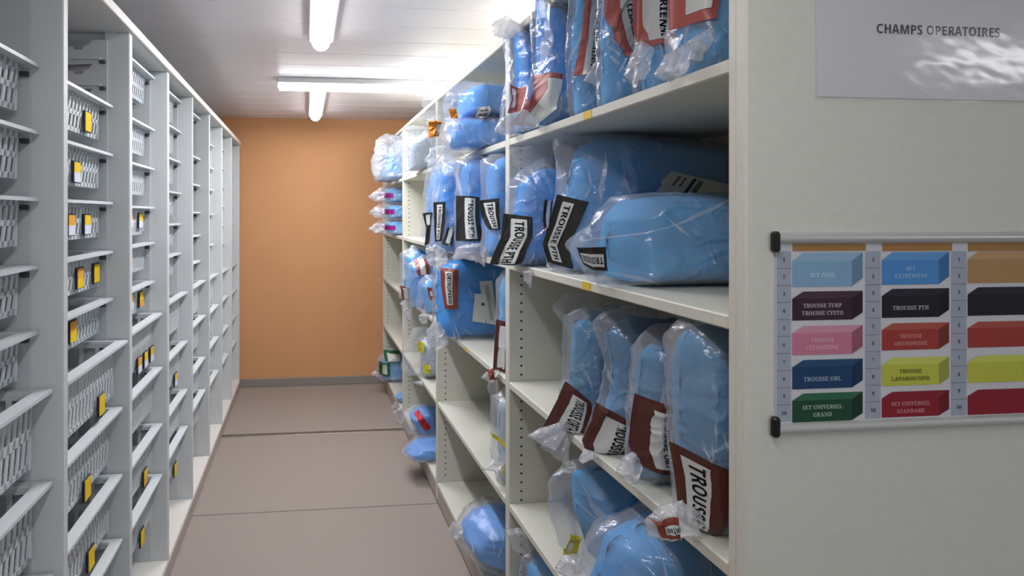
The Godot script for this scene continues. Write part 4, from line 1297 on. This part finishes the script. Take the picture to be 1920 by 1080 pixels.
	list.append({"label": "clear film bag of pale linen with yellow print behind the second upright", "shelf": 1, "z": -2.5, "t": 0.08, "seed": 25, "tone": "cloth_pale",
		"film": [920, 744, 950, 724, 1000, 740, 1006, 906, 930, 908, 920, 860],
		"cloth": [[936, 756, 955, 740, 994, 752, 1000, 906, 938, 907]],
		"tails": [{"px": [900, 880, 925, 862, 946, 868, 944, 884, 920, 880], "dz": 0.06}],
		"labels": [{"ink": "yellow", "rows": [[922, 812, 944, 824], [924, 820, 944, 834]]}, {"ink": "yellow", "rows": [[934, 866, 944, 868], [936, 884, 946, 886]]}]})
	list.append({"label": "bagged bright blue pack slumped over the base front in the second bay", "shelf": 0, "z": -2.75, "t": 0.16, "seed": 26, "tone": "cloth_bright",
		"film": [848, 1002, 868, 976, 900, 956, 940, 946, 1010, 958, 1016, 1062, 930, 1064, 880, 1040, 860, 1022],
		"cloth": [[866, 1002, 890, 972, 935, 958, 1004, 966, 1010, 1060, 935, 1060, 886, 1036]],
		"tails": [{"px": [840, 996, 850, 978, 868, 986, 870, 1006, 852, 1012], "dz": 0.04}]})
	# --- third bay
	list.append({"label": "crumpled clear film bag round a grey-blue pack, top of third bay", "shelf": 4, "z": -4.2, "t": 0.12, "seed": 27, "tone": "cloth_pale", "amp": 0.02,
		"film": [746, 256, 770, 234, 800, 238, 836, 250, 838, 322, 760, 323, 743, 304],
		"cloth": [[768, 270, 800, 252, 830, 262, 834, 321, 766, 322]],
		"tails": [{"px": [734, 272, 755, 260, 772, 280, 766, 294, 742, 292], "dz": 0.1}]})
	list.append({"label": "bagged blue pack with red-brown label curl, nearest of three in the third bay", "shelf": 2, "z": -3.95, "t": 0.08, "seed": 28,
		"film": [783, 530, 800, 514, 850, 520, 858, 586, 800, 587, 780, 580],
		"cloth": [[792, 536, 804, 522, 850, 526, 854, 585, 798, 586]],
		"tails": [{"px": [783, 590, 800, 580, 818, 582, 818, 606, 790, 608], "dz": 0.05}],
		"labels": [{"ink": "red_brown", "rows": [[800, 538, 811, 540], [806, 562, 815, 560]], "strip": [0.3, 0.7, 0.3, 0.7]}]})
	list.append({"label": "bagged blue pack with square red-brown label, middle of three in the third bay", "shelf": 2, "z": -4.2, "t": 0.09, "seed": 29, "tone": "cloth_bright",
		"film": [762, 494, 790, 478, 840, 480, 848, 577, 775, 578, 760, 560],
		"cloth": [[770, 500, 792, 486, 838, 488, 844, 576, 776, 577]],
		"labels": [{"ink": "red_brown", "rows": [[779, 488, 803, 485], [782, 516, 806, 514]], "strip": [0.3, 0.7, 0.0, 1.0]}]})
	list.append({"label": "bagged blue pack with torn red-brown label, furthest of three in the third bay", "shelf": 2, "z": -4.48, "t": 0.09, "seed": 30,
		"film": [748, 474, 775, 460, 830, 464, 838, 566, 765, 567, 748, 556],
		"cloth": [[760, 480, 780, 468, 828, 472, 834, 566, 768, 567, 758, 540]],
		"tails": [{"px": [750, 570, 768, 552, 786, 572, 780, 602, 762, 598], "dz": 0.02}],
		"labels": [{"ink": "red_brown", "rows": [[751, 536, 764, 538], [756, 566, 767, 566]], "strip": [0.3, 0.8, 0.1, 0.8]}]})
	list.append({"label": "clear film bag with yellow labels on the second shelf of the third bay", "shelf": 1, "z": -4.2, "t": 0.12, "seed": 31, "tone": "cloth_pale", "amp": 0.02,
		"film": [755, 656, 775, 616, 815, 610, 850, 630, 854, 703, 770, 704, 752, 694],
		"cloth": [[790, 640, 815, 630, 846, 640, 850, 702, 790, 703]],
		"tails": [{"px": [762, 716, 800, 710, 815, 724, 814, 742, 790, 724], "dz": 0.15}],
		"labels": [{"ink": "yellow", "rows": [[784, 640, 793, 640], [784, 660, 792, 660]]}, {"ink": "yellow", "rows": [[795, 684, 806, 684], [797, 702, 806, 702]]}]})
	list.append({"label": "bagged blue pack with slanting red label on the base of the third bay", "shelf": 0, "z": -4.42, "t": 0.12, "seed": 32, "tone": "cloth_bright",
		"film": [752, 776, 775, 758, 850, 758, 856, 816, 770, 818, 754, 806],
		"cloth": [[766, 778, 790, 765, 848, 766, 852, 815, 784, 816]],
		"tails": [{"px": [735, 772, 750, 764, 764, 784, 750, 796], "dz": 0.05, "wrap": "film"}],
		"labels": [{"ink": "red", "rows": [[779, 781, 789, 775], [797, 808, 808, 802]]}]})
	list.append({"label": "flat bagged blue pack without label drooping off the base of the third bay", "shelf": 0, "z": -4.02, "t": 0.13, "seed": 33, "tone": "cloth_bright",
		"film": [750, 848, 780, 824, 850, 818, 862, 854, 800, 858, 762, 856],
		"cloth": [[758, 846, 784, 828, 850, 824, 858, 853, 800, 856, 768, 853]]})
	# --- bay against the orange wall
	list.append({"label": "crumpled white film bag bulging from the top shelf in front of the orange wall", "shelf": 4, "z": -5.25, "t": 0.13, "seed": 34, "wrap": "film_milky", "amp": 0.035, "thin": 0.08,
		"film": [697, 300, 706, 262, 725, 250, 752, 252, 785, 264, 788, 338, 712, 340, 698, 330],
		"cloth": [[725, 290, 750, 270, 780, 276, 784, 337, 722, 338]]})
	list.append({"label": "bagged blue pack behind the crumpled white film bag on the top shelf", "shelf": 4, "z": -5.7, "t": 0.12, "seed": 35, "amp": 0.03,
		"film": [698, 320, 708, 285, 745, 275, 775, 284, 778, 341, 704, 342],
		"cloth": [[712, 318, 720, 292, 770, 290, 774, 341, 710, 341]]})
	var flat := ["bottom", "middle", "topmost"]
	for k in 3:
		var y1 := 440.0 - k * 30.0
		list.append({"label": "flat bagged pack with purple label, %s of a stack by the orange wall" % flat[k], "shelf": 3, "up": k * 0.131, "z": -5.4, "t": 0.13, "seed": 36 + k, "amp": 0.025, "thin": 0.04,
			"film": [696, y1 - 16, 712, y1 - 29, 775, y1 - 29, 780, y1, 712, y1, 698, y1 - 4],
			"cloth": [[724, y1 - 22, 735, y1 - 26, 770, y1 - 26, 775, y1 - 1, 726, y1 - 1]],
			"tails": [{"px": [690, y1 - 10, 704, y1 - 22, 722, y1 - 20, 722, y1 - 5, 704, y1 - 3], "dz": 0.1, "amp": 0.03}],
			"labels": [{"ink": "purple", "rows": [[718 - k * 4, y1 - 18, 719 - k * 4, y1 - 8], [740 - k * 3, y1 - 17, 741 - k * 3, y1 - 9]]}]})
	list.append({"label": "bagged blue pack with green frame label on the base by the orange wall", "shelf": 0, "z": -5.9, "t": 0.13, "seed": 40, "tone": "cloth_deep",
		"film": [706, 672, 730, 652, 780, 650, 784, 710, 712, 711, 704, 696],
		"cloth": [[714, 676, 732, 660, 776, 658, 780, 709, 716, 710]],
		"tails": [{"px": [694, 702, 702, 694, 712, 700, 710, 708], "dz": 0.05}],
		"labels": [{"ink": "green", "rows": [[712, 681, 731, 679], [713, 706, 731, 705]], "strip": [0.3, 0.7, 0.12, 0.85]}, {"ink": "green", "rows": [[722, 661, 750, 661], [722, 677, 750, 677]], "strip": [0.2, 1.0, 0.25, 1.0]}]})
	list.append({"label": "small bagged blue pack low on the base, between the third and last bays", "shelf": 0, "z": -5.2, "t": 0.06, "seed": 41,
		"film": [736, 742, 748, 732, 772, 734, 776, 752, 742, 753], "cloth": [[742, 744, 750, 737, 770, 739, 773, 752, 745, 752]],
		"tails": [{"px": [732, 764, 742, 752, 756, 758, 750, 772], "dz": 0.2, "wrap": "film"}]})
	mat("chart_navy_bar", Color("3c4468"), 0.6, 0.4)
	mat("pouch_soft", Color("a9aeb4"), 0.6, 0.4)
	for s in list:
		s.group = "bagged drape packs on the shelving unit"
		pack(s)
